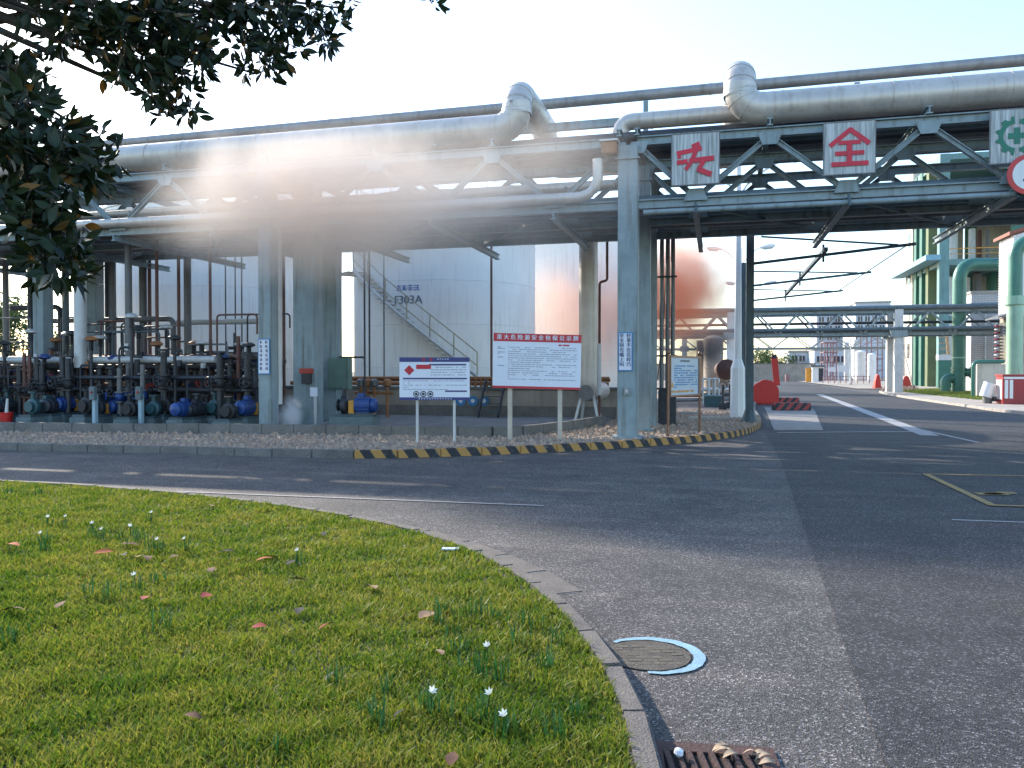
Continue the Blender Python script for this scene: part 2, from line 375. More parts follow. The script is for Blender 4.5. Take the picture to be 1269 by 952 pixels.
# gutter slabs outside the lawn kerb
gp = [p for p in catmull(LP, .62) if 5.05 < p.y < 8.2 and p.x > -4.5]
go = offset(gp, .17)
gm = MB().box(-.3, .3, -.13, .13, -.03, .006).mesh('gutter_slab', KERBM, bevel=.006)
gb = MB()
for i in range(len(go)-1):
    d = (go[i+1]-go[i]).normalized(); nn = Vector((-d.y, d.x, 0))*.1
    gb.add([go[i]-nn, go[i]+nn, go[i+1]+nn, go[i+1]-nn], [(0, 1, 2, 3)])
gb.v = [(x, y, .006-.004) for x, y, z in gb.v]
gbo = struct(gb.build('gutter', CONCD))
for i in range(len(go)-1):
    c = (go[i]+go[i+1])/2; d = go[i+1]-go[i]; inst('gutter_slab', gm, gbo, (c.x, c.y, .001), (0, 0, math.atan2(d.y, d.x)))
# far road right-hand kerb and verge
rk = catmull([(34, 22.5), (22, 24.6), (13.5, 28), (10.9, 33), (10.65, 40), (10.7, 50), (11.2, 60), (12.4, 67), (16, 72), (30, 74)], .9)
kerb('verge_kerb', 'grey concrete kerb along the far side of the side road', rk, .15, .12, CONCP, -1)
ri = offset(rk, -.13)
sheet('right_verge', [tuple(p[:2]) for p in ri]+[(60, 74), (60, 22)], .09, CONC)
sheet('far_pavement', [(11.9, 75.5), (60, 75.5), (60, 140), (11.9, 140)], .06, CONC)
# pump-yard edging walls
pk = catmull([(-40, 14.6), (-17.2, 15.9), (-12.3, 16.6), (-7.45, 17.15), (-5.14, 17.3), (-4.3, 17.9), (-3.6, 20), (-2.9, 23.2)], .8)
kerb('yard_edging', 'dark concrete edging in front of the pump yard', pk, .16, .33, CONCD, 1)
pi_ = offset(pk, .16)
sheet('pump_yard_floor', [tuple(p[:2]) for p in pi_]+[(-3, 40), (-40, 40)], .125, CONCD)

# gravel stones on the verge: uncounted
def inpoly(x, y, poly):
    c = False; j = len(poly)-1
    for i in range(len(poly)):
        xi, yi = poly[i][:2]; xj, yj = poly[j][:2]
        if (yi > y) != (yj > y) and x < (xj-xi)*(y-yi)/(yj-yi+1e-12)+xi: c = not c
        j = i
    return c
gv = MB(); verge = [tuple(p[:2]) for p in ki]+[(1.8, 140), (-70, 140), (-70, 11.5)]; yard = [tuple(p[:2]) for p in pk]+[(-3, 40), (-40, 40)]
cnt = 0
while cnt < 7000:
    x = random.uniform(-17, 2); y = random.uniform(12.5, 31)
    if not inpoly(x, y, verge) or inpoly(x, y, yard): continue
    r = random.uniform(.02, .05)*random.choice((1, 1, 1.5)); a = random.random()*6; cnt += 1
    ps = [(x+r*math.cos(a+k*2.1), y+r*math.sin(a+k*2.1), .098) for k in range(3)]+[(x+r*.4*math.cos(a), y+r*.4*math.sin(a), .10+r*random.uniform(.7, 1.2))]
    ps += [(x+r*.6*math.cos(a+2), y+r*.6*math.sin(a+2), .10+r*random.uniform(.4, .9))]
    gv.add(ps, [(0, 1, 3), (1, 4, 3), (1, 2, 4), (2, 0, 3), (2, 3, 4)])
go_ = stuff(gv.build('gravel', mat('gravel_stone', (.46, .35, .27), .9, 0, .3, 9, col2=(.22, .15, .11))))
tag(go_, 'loose brown and grey gravel between the kerb and the plant columns', 'gravel')

# painted markings
PWH = mat('road_paint_white', (.36, .35, .34), .8, 0, .25, 6, .3, 80, col2=(.26, .26, .27), fine=.3)
PYL = mat('road_paint_yellow', (.34, .22, .055), .8, 0, .25, 6, .3, 80, col2=(.17, .13, .07), fine=.3)
PBL = mat('road_paint_blue', (.23, .37, .44), .7, 0, .12, 8, .25, 80, fine=.14)
def mark(name, a, b, w, m, z=.009):
    a, b = Vector((*a, 0)), Vector((*b, 0)); d = (b-a).normalized(); n_ = Vector((-d.y, d.x, 0))*w/2
    return sheet(name, [a-n_, b-n_, b+n_, a+n_], z, m)
mark('lane_line', (5.1, 21.6), (6.75, 58), .42, PWH)
mark('lane_line', (5.62, 19.7), (5.32, 24.0), .12, PWH, .013)
mark('stop_line', (1.5, 21.6), (5.4, 22.95), .16, PWH, .014)
mark('edge_line', (-9, 8.99), (-1.98, 9.18), .05, PWH)
mark('edge_line', (2.44, 9.4), (6.5, 9.55), .05, PWH, .010)
mark('bay_line', (3.1, 13.5), (8, 13.9), .09, PYL); mark('bay_line', (3.12, 13.45), (3.16, 10.5), .10, PYL, .013); mark('bay_line', (3.12, 10.5), (8, 10.75), .08, PYL, .017)
for k in range(4):
    p = gnd(1222+k*9, 612+random.uniform(-1, 2)); mark('bay_letter', (p.x-.12, p.y), (p.x+.1, p.y+.03), .16, PYL, .012)
sheet('concrete_patch', [(1.47, 22.3), (2.75, 22.7), (3.75, 33.5), (3.9, 36.5), (2.0, 36.5)], .016, mat('worn_slab', (.29, .265, .24), .9, 0, .25, 2.5, .3, 45, col2=(.16, .15, .14), fine=.25))

# manhole cover with blue ring
mc = gnd(803, 813)
mh = thing('manhole_cover', 'round paved manhole cover ringed with flaking pale blue paint', 'manhole', (mc.x, mc.y, 0))
cv = MB(); cv.lathe((mc.x, mc.y, .004), (0, 0, 1), [(0, .235), (.004, .235), (.0045, .225)], 32); cvr = cv.build('cover', mat('cover_iron', (.10, .085, .065), .95, 0, .35, 9, .5, 90, col2=(.055, .045, .038), fine=.35), mh)
tile = MB().box(-.034, .034, -.0165, .0165, 0, .0015).mesh('paver', mat('paver_stone', (.10, .085, .062), .9, 0, .35, 9, .3, 90, fine=.3), bevel=.003)
for i in range(-6, 7):
    for j in range(-3, 4):
        x = j*.082+(.041 if i % 2 else 0); y = i*.044
        if x*x+y*y < .037 and random.random() < .9: inst('paver', tile, cvr, (mc.x+x*cY-y*sY, mc.y+x*sY+y*cY, .0085+random.uniform(-.002, .001)), (0, 0, YAW+random.uniform(-.04, .04)))
rg = MB(); n = 30
a0, a1 = math.radians(-100), math.radians(128)
vs = []
for i in range(n+1):
    a = a0+(a1-a0)*i/n+YAW; k = .5-.5*math.cos(2*math.pi*min(1, max(0, i/n))); w = .028+.040*math.sin(math.pi*i/n)
    j = random.uniform(-.004, .004)
    vs += [(mc.x+math.cos(a)*(.25+j), mc.y+math.sin(a)*(.25+j), .0075), (mc.x+math.cos(a)*(.25+w+j), mc.y+math.sin(a)*(.25+w+j), .0075)]
rg.add(vs, [(2*i, 2*i+1, 2*i+3, 2*i+2) for i in range(n)]); rg.build('painted_ring', PBL, mh)
# drain grate at the kerb
gc = Vector((.0, 3.16, 0)); gt = thing('drain_grate', 'rusty iron drain grate littered with dry leaves beside the lawn kerb', 'drain', (gc.x, gc.y, 0))
R_ = Vector((math.cos(.12), math.sin(.12), 0)); U_ = Vector((-R_.y, R_.x, 0)); Z_ = Vector((0, 0, 1))
fb = MB().obox(gc, R_, U_, Z_, -.24, .24, -.27, .27, .001, .005); fb.build('pit_shade', mat('shade_black', (.006, .006, .006), 1, 0, .1), gt)  # flat black plate; the darkness under the bars is put into its colour
fr = MB()
for a in ((-.27, .27, .22, .30), (-.27, .27, -.30, -.22), (-.27, -.19, -.22, .22), (.2, .27, -.22, .22)): fr.obox(gc, R_, U_, Z_, *a, .005, .016)
fr.build('frame', RUST, gt)
bm_ = MB().box(-.013, .013, -.225, .225, .006, .019).mesh('bar', RUST, bevel=.003)
for k in range(8): inst('bar', bm_, gt, tuple(gc+R_*(-.155+k*.046)), (0, 0, .12+.10))
# ================================================================== PIPE RACKS
VR = (18.0, 20.1, 22.2); ZB, ZT = 5.32, 6.73
def truss(parent, us, top_first, v, w=.16, dw=.11, m=STEEL):
    a, b = us[0], us[-1]
    MB().ibeam((a, v, ZT), (b, v, ZT), w, .2).build('top_chord', m, parent)
    MB().ibeam((a, v, ZB), (b, v, ZB), w, .2).build('bottom_chord', m, parent)
    for i in range(len(us)-1):
        t0 = (i % 2 == 0) == top_first
        p = Vector((us[i], v, ZT-.08 if t0 else ZB+.08)); q = Vector((us[i+1], v, ZB+.08 if t0 else ZT-.08))
        MB().ibeam(p, q, dw, dw, .018).build('diagonal', m, parent)
    for i, u in enumerate(us):
        t = (i % 2 == 0) == top_first; z = ZT-.12 if t else ZB+.12; s = 1 if t else -1
        MB().prism([(-.26, .1*s), (.26, .1*s), (.15, -.16*s), (-.15, -.16*s)], (u, v-.02-dw/2, z), (1, 0, 0), (0, 0, 1), (0, -1, 0), 0, .02).build('gusset_plate', m, parent)
def column(parent, u, v, w, d, top, m=STEEL, box=True, base=.1):
    c = MB()
    if box: c.box(u-w/2, u+w/2, v-d/2, v+d/2, base, top)
    else: c.ibeam((u, v, base), (u, v, top), w, d, .03)
    o = c.build('column', m, parent, bevel=.012 if box else 0)
    MB().box(u-w*.75, u+w*.75, v-d*.75, v+d*.75, base-.01, base+.045).build('base_plate', m, o)
    MB().box(u-w*.62, u+w*.62, v-d*.62, v+d*.62, top-.32, top-.29).build('collar', m, o)
    return o
bridge = thing('pipe_bridge', 'blue-grey steel truss pipe bridge spanning the road with hanging safety panels', 'pipe bridge', (-1.95, 18, 0))
rack = thing('pipe_rack', 'long blue-grey steel pipe rack veiled by tan smoke beside the tanks', 'pipe rack', (-11.04, 18, 0))
ub = [-1.75]+[-.48+1.545*k for k in range(10)]
ul = [-2.15-(1.4815)*k for k in range(0, 22)]
for v in VR:
    truss(bridge, ub, True, v); truss(rack, ul, True, v)
# columns
column(bridge, -1.95, 18, .44, .42, 6.62); column(bridge, -1.80, 20.1, .34, .40, 6.62); column(bridge, -1.80, 22.2, .34, .40, 6.62)
for v in VR: column(bridge, 13.6, v, .44, .42, 6.62)
column(rack, -11.04, 18, .36, .36, 6.62); column(rack, -11.08, 20.1, .66, .5, 6.62); column(rack, -11.5, 22.3, .5, .45, 6.62)
for v in VR: column(rack, -20.1, v, .4, .4, 6.62); column(rack, -29.2, v, .4, .4, 6.62)
# cross beams under the lower level, beams on the upper level, cantilever brackets
for par, us in ((bridge, ub), (rack, ul)):
    for i, u in enumerate(us):
        top = (i % 2 == 0)
        if not top:
            MB().ibeam((u, 17.75, ZB-.19), (u, 23.8, ZB-.19), .12, .17).build('cross_beam', STEEL, par)
        else:
            MB().ibeam((u, 17.85, ZT+.19), (u, 22.5, ZT+.19), .12, .16).build('upper_beam', STEEL, par)
    for i in range(0, len(us)-2, 2):     # horizontal wind bracing between the planes
        MB().bar((us[i+1], 18.1, ZB-.05), (us[min(i+3, len(us)-1)], 22.1, ZB-.05), .07, .07).build('wind_brace', STEELD, par)
# tall tier frames carrying the thin top pipe
for u in (-33, -27, -20.1, -14.5, -8.0):
    MB().bar((u, 20.6, ZT+.2), (u, 20.6, 8.4), .12, .12).build('stanchion', STEEL, rack)
for u in (-1.8, 3.2, 8.4, 13):
    MB().bar((u, 20.6, ZT+.2), (u, 20.6, 8.5), .12, .12).build('stanchion', STEEL, bridge)
MB().bar((-6.0, 20.6, 8.0), (.9, 20.6, 8.0), .16, .2).build('tier_beam', STEEL, bridge)

# ---- pipes (each pipe rests on the rack)
def pipe(name, pts, r, m, label, group=None, bands=0, n=12, cat='pipe', bandm=None):
    loc = tuple(pts[0]); t = MB().path(pts, r, n)
    if not bands:
        o = t.build(name, m, None, True); tag(o, label, cat, group); return o
    e = thing(name, label, cat, loc, group); t.build('cladding', m, e, True)
    acc = 0; P = [Vector(p) for p in pts]; nxt = bands*.5
    for i in range(len(P)-1):
        d = P[i+1]-P[i]; l = d.length
        while nxt < acc+l:
            c = P[i]+d*((nxt-acc)/l); dd = d.normalized()*.022
            MB().tube(c-dd, c+dd, r*1.018+.004, 16).build('band', bandm or m, e, True); nxt += bands
        acc += l
        if l < .3 and bands == 1.1 and i % 2 == 0:
            dd = d.normalized()*.012; MB().tube(P[i]-dd, P[i]+dd, r*1.02+.003, 20).build('elbow_seam', m, e, True)
    return e
g1 = 'insulated main pipes on top of the rack'
def loop_pts(u0, u1, ul_, dirn, v=18.35, z=7.36, top=8.22):
    if dirn > 0: pts = [(u0, v, z), (ul_, v, z), (ul_, v, top), (ul_, 21.6, top), (ul_, 21.6, 7.25), (ul_+5, 21.6, 7.25)]
    else: pts = [(u1, v, z), (ul_, v, z), (ul_, v, top), (ul_, 21.6, top), (ul_, 21.6, 7.25), (ul_-2.2, 21.6, 7.25)]
    return bent(pts, .55, 8)
pipe('main_pipe', loop_pts(-34, 0, -4.62, 1), .345, CLAD, 'fat insulated pipe rising to a loop above the smoke-veiled rack', g1, bands=1.1, n=20)
pipe('main_pipe', loop_pts(0, 14, .45, -1), .345, CLAD, 'fat clad pipe bending up in a segmented hump over the bridge', g1, bands=1.1, n=20)
for a in [(.45, 18.35)]:
    pass
pipe('thin_pipe', [(-34, 20.6, 8.46), (-5, 20.6, 8.62), (1, 20.6, 8.66), (14, 20.6, 8.74)], .14, mat('light_grey_pipe', (.30, .29, .29), .45, .2, .15, 2.5, streak=.3), 'thin grey pipe running highest along the whole rack', None, bands=5.2, n=12)
pipe('main_pipe', bent([(-2.3, 19.4, 6.95), (-2.3, 19.4, 7.62), (14, 19.4, 7.66)], .3, 6), .2, CLAD, 'mid-size clad pipe behind the hump rising beside the corner column', None, bands=2.6, n=16)
# lower front pipe on the left rack (visible in the photo along the bottom chord)
pipe('front_pipe', bent([(-34, 17.82, 5.52), (-2.9, 17.82, 5.52), (-2.62, 17.82, 5.75), (-2.62, 17.82, 6.35)], .22, 5), .12, CLAD, 'pale pipe along the rack front turning up beside the corner column', None, bands=3.4)
# pipe shoes for the fat pipes
for u in [x for x in ul if x < -6][::2]: MB().box(u-.05, u+.05, 18.05, 18.6, ZT+.27, ZT+.31).build('pipe_shoe', STEEL, rack)
lo = [(18.55, .11, PIPEB), (18.95, .15, PIPEG), (19.35, .08, PIPED), (19.65, .12, PIPEG), (20.45, .16, PIPEB), (20.9, .09, PIPEW), (21.25, .13, PIPED), (21.7, .11, PIPEG), (22.6, .15, PIPEG), (23.1, .12, PIPER), (23.5, .14, CLAD)]
hi = [(19.0, .13, PIPED), (19.3, .10, PIPEG), (19.75, .14, PIPEB), (20.2, .09, PIPED), (20.55, .12, PIPEG), (21.0, .15, PIPEG), (21.85, .10, PIPEB)]
nm = {id(PIPEB): 'blue-grey', id(PIPEG): 'grey', id(PIPED): 'near-black', id(PIPEW): 'pale', id(PIPER): 'red-brown', id(CLAD): 'silver clad'}
for v, r, m in lo:
    pipe('rack_pipe', [(-34, v, ZB+.1+r), (14, v, ZB+.1+r)], r, m, nm[id(m)]+' pipe lying on the lower tier of the pipe rack', 'pipes on the lower tier, '+nm[id(m)])
for v, r, m in hi:
    pipe('rack_pipe', [(-34, v, ZT+.27+r), (14, v, ZT+.27+r)], r, m, nm[id(m)]+' pipe lying on the upper tier of the pipe rack', 'pipes on the upper tier, '+nm[id(m)])
for k, (v, z, r_, m) in enumerate(((18.9, 6.02, .09, CLAD), (19.4, 6.2, .06, PIPEW), (20.6, 5.95, .11, CLAD), (21.2, 6.15, .07, PIPEG), (21.8, 6.0, .09, PIPEW))):
    pipe('rack_pipe', [(-34, v, z), (-2.4, v, z)], r_, m, nm[id(m)]+' pipe hung midway between the tiers of the pipe rack', 'pipes hung midway in the rack, '+nm[id(m)])
for u in [x for x in ul][1::2]: MB().bar((u+.2, 18.1, 5.86), (u+.2, 22.1, 5.86), .05, .05).build('hanger_beam', STEEL, rack)
# cable trays
for u0, u1, v, z, lab in ((-34, 14, 18.16, ZB-.28+.02, 'flat steel cable tray slung under the lower front chord'),):
    pass
# right bridge lower front rail
pipe('rail_pipe', [(-1.6, 17.78, 5.1), (14, 17.78, 5.1)], .06, STEEL, 'slim blue-grey rail pipe under the front of the bridge')
for u, zz in ((-.48, .3), (2.61, .3), (5.7, .3)):
    MB().bar((u, 17.72, ZB-.05), (u+.02, 17.70, ZB-.3), .05, .05).build('hanger', STEELD, bridge)

# ---- hanging character panels
def metal_panel():
    m = bpy.data.materials.new('galvanised_panel'); m.use_nodes = True; n = m.node_tree; L = n.links; N = n.nodes.new
    b = n.nodes['Principled BSDF']; b.inputs['Roughness'].default_value = .5; b.inputs['Metallic'].default_value = .2
    g = N('ShaderNodeNewGeometry'); mp = N('ShaderNodeMapping'); mp.inputs['Scale'].default_value = (26, 26, 1.3); L.new(g.outputs['Position'], mp.inputs[0])
    no = N('ShaderNodeTexNoise'); no.inputs['Scale'].default_value = 1; no.inputs['Detail'].default_value = 4; L.new(mp.outputs[0], no.inputs['Vector'])
    r = N('ShaderNodeValToRGB'); r.color_ramp.elements[0].position = .34; r.color_ramp.elements[1].position = .66
    r.color_ramp.elements[0].color = (.22, .23, .22, 1); r.color_ramp.elements[1].color = (.52, .53, .52, 1); L.new(no.outputs[0], r.inputs[0]); L.new(r.outputs[0], b.inputs['Base Color'])
    return m
PANEL = metal_panel(); CHR = mat('character_red', (.58, .02, .045), .5, 0, .15, 8, streak=.12); CHG = mat('gear_green', (.012, .16, .10), .5, 0, .15, 8)
X, Zv, Nv = Vector((1, 0, 0)), Vector((0, 0, 1)), Vector((0, -1, 0))
def panel(px0, py0, px1, py1, label):
    a = onv(px0, py0, 17.72); b = onv(px1, py1, 17.72); w = b.x-a.x; h = a.z-b.z; c = (a+b)/2
    t = thing('safety_panel', label, 'sign', (c.x, 17.72, c.z-h/2), 'safety panels on the bridge')
    MB().obox(c, X, Zv, Nv, -w/2, w/2, -h/2, h/2, 0, .03).build('plate', PANEL, t, bevel=.006)
    f = MB()
    for q in ((-w/2, w/2, h/2-.02, h/2), (-w/2, w/2, -h/2, -h/2+.02), (-w/2, -w/2+.02, -h/2+.02, h/2-.02), (w/2-.02, w/2, -h/2+.02, h/2-.02)): f.obox(c, X, Zv, Nv, *q, .03, .038)
    f.build('rim', PIPEG, t)
    for s in (-.3, .3): MB().obox(c, X, Zv, Nv, s*w-.02, s*w+.02, -h*.4, h*.52, -.2, -.001).build('hanger_strap', STEELD, t)
    return t, c, w, h
def stroke(mb, c, w, h, p, q, th, lift=.034):
    lift += len(mb.v)//8*.0025
    p, q = Vector(p), Vector(q); d = (q-p).normalized(); n = Vector((-d.y, d.x))*th/2
    pl = [p-n, q-n, q+n, p+n]
    mb.prism([(a.x*w, a.y*h) for a in pl], c, X, Zv, Nv, lift, lift+.008)
t, c, w, h = panel(832, 167, 892, 228, 'galvanised panel with a flaking red character missing strokes')
mb = MB()
for p, q, th in (((-.07, .22), (.09, .28), .10), ((-.37, .12), (.13, .19), .085), ((-.36, .16), (-.32, .02), .07), ((.02, .17), (-.08, -.05), .09), ((-.38, -.06), (-.16, -.04), .085), ((-.13, -.04), (.38, -.01), .095), ((-.1, -.08), (-.2, -.2), .08), ((.2, -.02), (.06, -.22), .085), ((.04, -.2), (.33, -.32), .10)): stroke(mb, c, w, h, p, q, th)
mb.build('character', CHR, t)
t, c, w, h = panel(1020, 153, 1085, 215, 'galvanised panel with an intact bold red character')
mb = MB()
for p, q, th in (((-.37, .05), (.03, .35), .09), ((.0, .35), (.38, .06), .09), ((-.2, .10), (.22, .10), .075), ((-.27, -.10), (.28, -.10), .08), ((-.34, -.30), (.36, -.30), .085), ((0, .10), (0, -.30), .10)): stroke(mb, c, w, h, p, q, th)
mb.build('character', CHR, t)
t, c, w, h = panel(1226, 137, 1294, 201, 'galvanised panel with a green gear and cross emblem')
mb = MB(); K = 40
for s0, s1 in ((1.72, 4.56), (-1.42, 1.42)):
    pl = []; N_ = 26
    for i in range(N_+1):
        a = s0+(s1-s0)*i/N_; rr = .40 if math.cos(a*11) > .1 else .335; pl.append((rr*math.cos(a)*w, rr*math.sin(a)*w))
    for i in range(N_+1):
        a = s1-(s1-s0)*i/N_; pl.append((.25*math.cos(a)*w, .25*math.sin(a)*w))
    n_ = N_+1
    for i in range(N_):
        mb.prism([pl[i], pl[i+1], pl[2*n_-2-i], pl[2*n_-1-i]], c, X, Zv, Nv, .034, .042)
mb.build('gear', CHG, t)
cr = MB().obox(c, X, Zv, Nv, -.165*w, .165*w, -.055*w, .055*w, .034, .042).obox(c, X, Zv, Nv, -.055*w, .055*w, .0555*w, .165*w, .034, .042).obox(c, X, Zv, Nv, -.055*w, .055*w, -.165*w, -.0555*w, .034, .042)
cr.build('cross', CHG, t)
# 5 km/h roundel
a = onv(1276, 216, 17.6); t = thing('speed_limit_sign', 'round red-rimmed speed limit sign reading 5 on the bridge', 'sign', (a.x, 17.6, a.z-.4))
MB().lathe(a, (0, -1, 0), [(0, .40), (.02, .40), (.021, .39)], 32).build('disc', mat('roundel_red', (.55, .03, .03), .4), t, True)
MB().lathe(a+Nv*.022, (0, -1, 0), [(0, .305), (.004, .305)], 32).build('face', WHITEP, t)
mb = MB(); add_text(mb, '5', .5, a+Nv*.032, X, Zv, Nv, .018); mb.build('numeral', INKD, t)
MB().box(a.x-.03, a.x+.03, 17.62, 18, a.z-.3, a.z+.3).build('bracket', STEELD, t)
# floodlight box and goose-neck at the corner column
t = thing('junction_box', 'small rusty junction box on top of the corner column', 'box', (-2.32, 17.75, 6.3))
MB().box(-2.52, -2.18, 17.6, 17.9, 6.42, 6.68).build('housing', VORG, t, bevel=.02); MB().box(-2.55, -2.15, 17.57, 17.93, 6.68, 6.72).build('lid', CLAD, t); MB().box(-2.4, -2.19, 17.84, 17.95, 6.35, 6.42).build('bracket', STEELD, t)
# slogan boards on columns
def glyph(mb, c, r, u, n, s):          # dense brush marks where the writing is too blurred to read
    rs = random.Random(int(c[0]*991+c[2]*877))
    for k in range(3):
        y = (k-1)*.3*s+rs.uniform(-.04, .04)*s; w = rs.uniform(.3, .5)*s; mb.obox(c, r, u, n, -w, w, y-.06*s, y+.06*s, .001*k, .002+.001*k)
    for k in range(2):
        x = rs.choice((-.3, -.15, 0, .2, .33))*s; hh = rs.uniform(.25, .5)*s; mb.obox(c, r, u, n, x-.06*s, x+.06*s, -hh, hh, .003+.001*k, .0045+.001*k)
def slogan(px0, py0, px1, py1, v, label, size, cols):
    a = onv(px0, py0, v); b = onv(px1, py1, v); c = (a+b)/2; w = b.x-a.x; h = a.z-b.z
    t = thing('slogan_board', label, 'sign', (c.x, v, c.z-h/2))
    MB().obox(c, X, Zv, Nv, -w/2, w/2, -h/2, h/2, 0, .02).build('frame', SIGNB, t)
    MB().obox(c, X, Zv, Nv, -w/2+.025, w/2-.025, -h/2+.025, h/2-.025, .02, .026).build('plate', BOARDW, t)
    mb = MB()
    for k, s in enumerate(cols):
        x = (.24 if k == 0 else -.24)*w
        for i, ch in enumerate(s):
            if ch == '#': glyph(mb, c+X*x+Zv*(h*.42-(i+.1)*h*.83/(len(s)-.3))+Nv*.03, X, Zv, Nv, size*.8)
            else: add_text(mb, ch, size, c+X*x+Zv*(h*.42-(i+.1)*h*.83/(len(s)-.3))+Nv*.031, X, Zv, Nv, .001)
    stuff_ = mb.build('lettering', mat('slogan_ink', (.02, .05, .16), .5), t); stuff(stuff_)
slogan(766, 412, 784, 460, 17.775, 'white vertical slogan board on the corner column', .105, ('好事不在花样巧', '安全别光嘴上叫'))
slogan(320, 420, 335, 464, 17.80, 'white vertical slogan board on the column amid pumps', .105, ('#######', '#######'))
a = onv(777, 485, 17.78); t = thing('switch_box', 'small pale switch box low on the corner column', 'box', (a.x, 17.78, a.z)); MB().box(a.x-.06, a.x+.06, 17.70, 17.785, a.z-.09, a.z+.09).build('housing', STEELG, t, bevel=.01); MB().box(a.x-.03, a.x+.03, 17.685, 17.70, a.z-.03, a.z+.04).build('switch', PIPEW, t)
# risers beside the corner column
for k, (u, v) in enumerate(((-1.52, 22.6), (-1.36, 22.65), (-1.22, 22.7))):
    pipe('riser_pipe', [(u, v, 1.05), (u, v, 5.5)], .06, PIPEG, 'slim grey riser clamped in a row behind the corner column', 'risers behind the corner column')
t = thing('riser_sleeve', 'black steel sleeve boxing in the feet of the corner risers', 'sleeve', (-1.37, 22.65, .1))
MB().box(-1.6, -1.12, 22.45, 22.85, .1, 1.08).build('body', MBLK, t, bevel=.02); MB().box(-1.66, -1.06, 22.4, 22.9, 1.08, 1.13).build('cap', MBLK, t)
for z in (2.0, 4.2): MB().box(-1.64, -1.1, 22.5, 22.56, z, z+.05).build('clamp', MBLK, t)
# ================================================================== TANKS
def tank(px, dep, r, hgt, label, seams=4):
    c = pd(px, 460, dep); c.z = .1
    t = thing('storage_tank', label, 'storage tank', tuple(c))
    MB().lathe(c, (0, 0, 1), [(.25, r), (hgt, r)], 72).build('shell', TANKW, t, True)
    MB().lathe(c, (0, 0, 1), [(0, r+.35), (.25, r+.30)], 48).build('foundation', CONC, t)
    ro = MB().lathe(c, (0, 0, 1), [(hgt+.002, r+.06), (hgt+.08, r+.06), (hgt+.5, r*.5), (hgt+.62, .2)], 48).build('roof', TANKW, t, True)
    for k in range(1, seams+1): MB().ring(c+Zv*(hgt*k/(seams+1)), (0, 0, 1), r+.002, .012, 72, 4).build('weld_seam', TANKW, t)
    rl = MB().ring(c+Zv*(hgt+1.0), (0, 0, 1), r-.1, .025, 48, 5).ring(c+Zv*(hgt+.55), (0, 0, 1), r-.1, .02, 48, 5)
    for k in range(24):
        a = k*math.pi/12; p = c+Vector((math.cos(a)*(r-.1), math.sin(a)*(r-.1), hgt)); rl.tube(p, p+Zv*1.0, .02, 5)
    rl.build('railing', PIPEW, ro)
    return t, c
T2, c2 = tank(552, 33.5, 3.78, 8.2, 'white storage tank with stencilled number and slanting outside stair')
T1, c1 = tank(275, 36.5, 5.0, 8.2, 'broad white storage tank behind the pump manifold')
T3, c3 = tank(715, 43, 3.7, 9.0, 'white storage tank tinged pink by the drifting smoke')
# numbers on the tank shell, bent round it
def on_shell(c, r, a0, z):
    def f(x, y, o): a = a0+x/r; return (c.x+math.cos(a)*(r+o), c.y+math.sin(a)*(r+o), z+y)
    return f
def wrap(mb, v, f, fn): mb.add([fn(x, y, .006+z) for x, y, z in v], f)
def shell_at(c, r, px, py):
    d = ray(px, py); o = Vector((0, 0, CAMH)); dx, dy = d.x, d.y; fx, fy = o.x-c.x, o.y-c.y
    A = dx*dx+dy*dy; B = 2*(fx*dx+fy*dy); C_ = fx*fx+fy*fy-r*r; t = (-B-math.sqrt(B*B-4*A*C_))/(2*A); return o+d*t
p = shell_at(c2, 3.78, 505, 372); an = math.atan2(p.y-c2.y, p.x-c2.x)
mb = MB(); v, f = text('F303A', .44); wrap(mb, v, f, on_shell(c2, 3.78, an, p.z)); v2 = [(x+.02, y, z) for x, y, z in v]; wrap(mb, v2, f, on_shell(c2, 3.785, an, p.z)); mb.build('stencil_number', mat('stencil_grey', (.16, .19, .23), .6), T2)
mb = MB()
for k in range(4):
    g_ = MB(); glyph(g_, Vector((k*1.7, 0, k*.3)), Vector((1, 0, 0)), Vector((0, 1, 0)), Zv, .25)
    g_.v = [(x-k*1.7+(k-1.5)*.24, y, z-k*.3) for x, y, z in g_.v]
    wrap(mb, g_.v, g_.f, on_shell(c2, 3.78, an, p.z+.46))
mb.build('stencil_lettering', mat('stencil_blue', (.10, .17, .42), .6), T2)
# spiral stair on the stencilled tank
st0 = shell_at(c2, 4.1, 588, 462); st1 = shell_at(c2, 4.1, 447, 338)
a_0 = math.atan2(st0.y-c2.y, st0.x-c2.x); a_1 = math.atan2(st1.y-c2.y, st1.x-c2.x)
if a_1 > a_0: a_1 -= 2*math.pi
sr = MB(); NST = 24; hp = []
z0s, z1s = 1.3, st1.z
stair = MB().path([c2+Vector((math.cos(a_0+(a_1-a_0)*k/30)*4.42, math.sin(a_0+(a_1-a_0)*k/30)*4.42, z0s+(z1s-z0s)*k/30)) for k in range(31)], .07, 4).build('stair_stringer', PIPEW, T2)
trd = MB().box(-.33, .33, -.12, .12, -.02, .02).mesh('stair_tread', PIPEW)
for k in range(NST):
    tt = (k+.5)/NST; a = a_0+(a_1-a_0)*tt; q = c2+Vector((math.cos(a)*4.12, math.sin(a)*4.12, z0s+(z1s-z0s)*tt)); q.z = z0s+(z1s-z0s)*tt
    inst('stair_tread', trd, T2, q, (0, 0, a))
PIPEY = mat('stair_rail', (.42, .36, .26), .6, .1, .2, 4)
for hh in (.5, 1.0):
    MB().path([Vector((c2.x+math.cos(a_0+(a_1-a_0)*k/30)*4.43, c2.y+math.sin(a_0+(a_1-a_0)*k/30)*4.43, z0s+(z1s-z0s)*k/30+hh)) for k in range(31)], .024, 6).build('stair_handrail', PIPEY, T2)
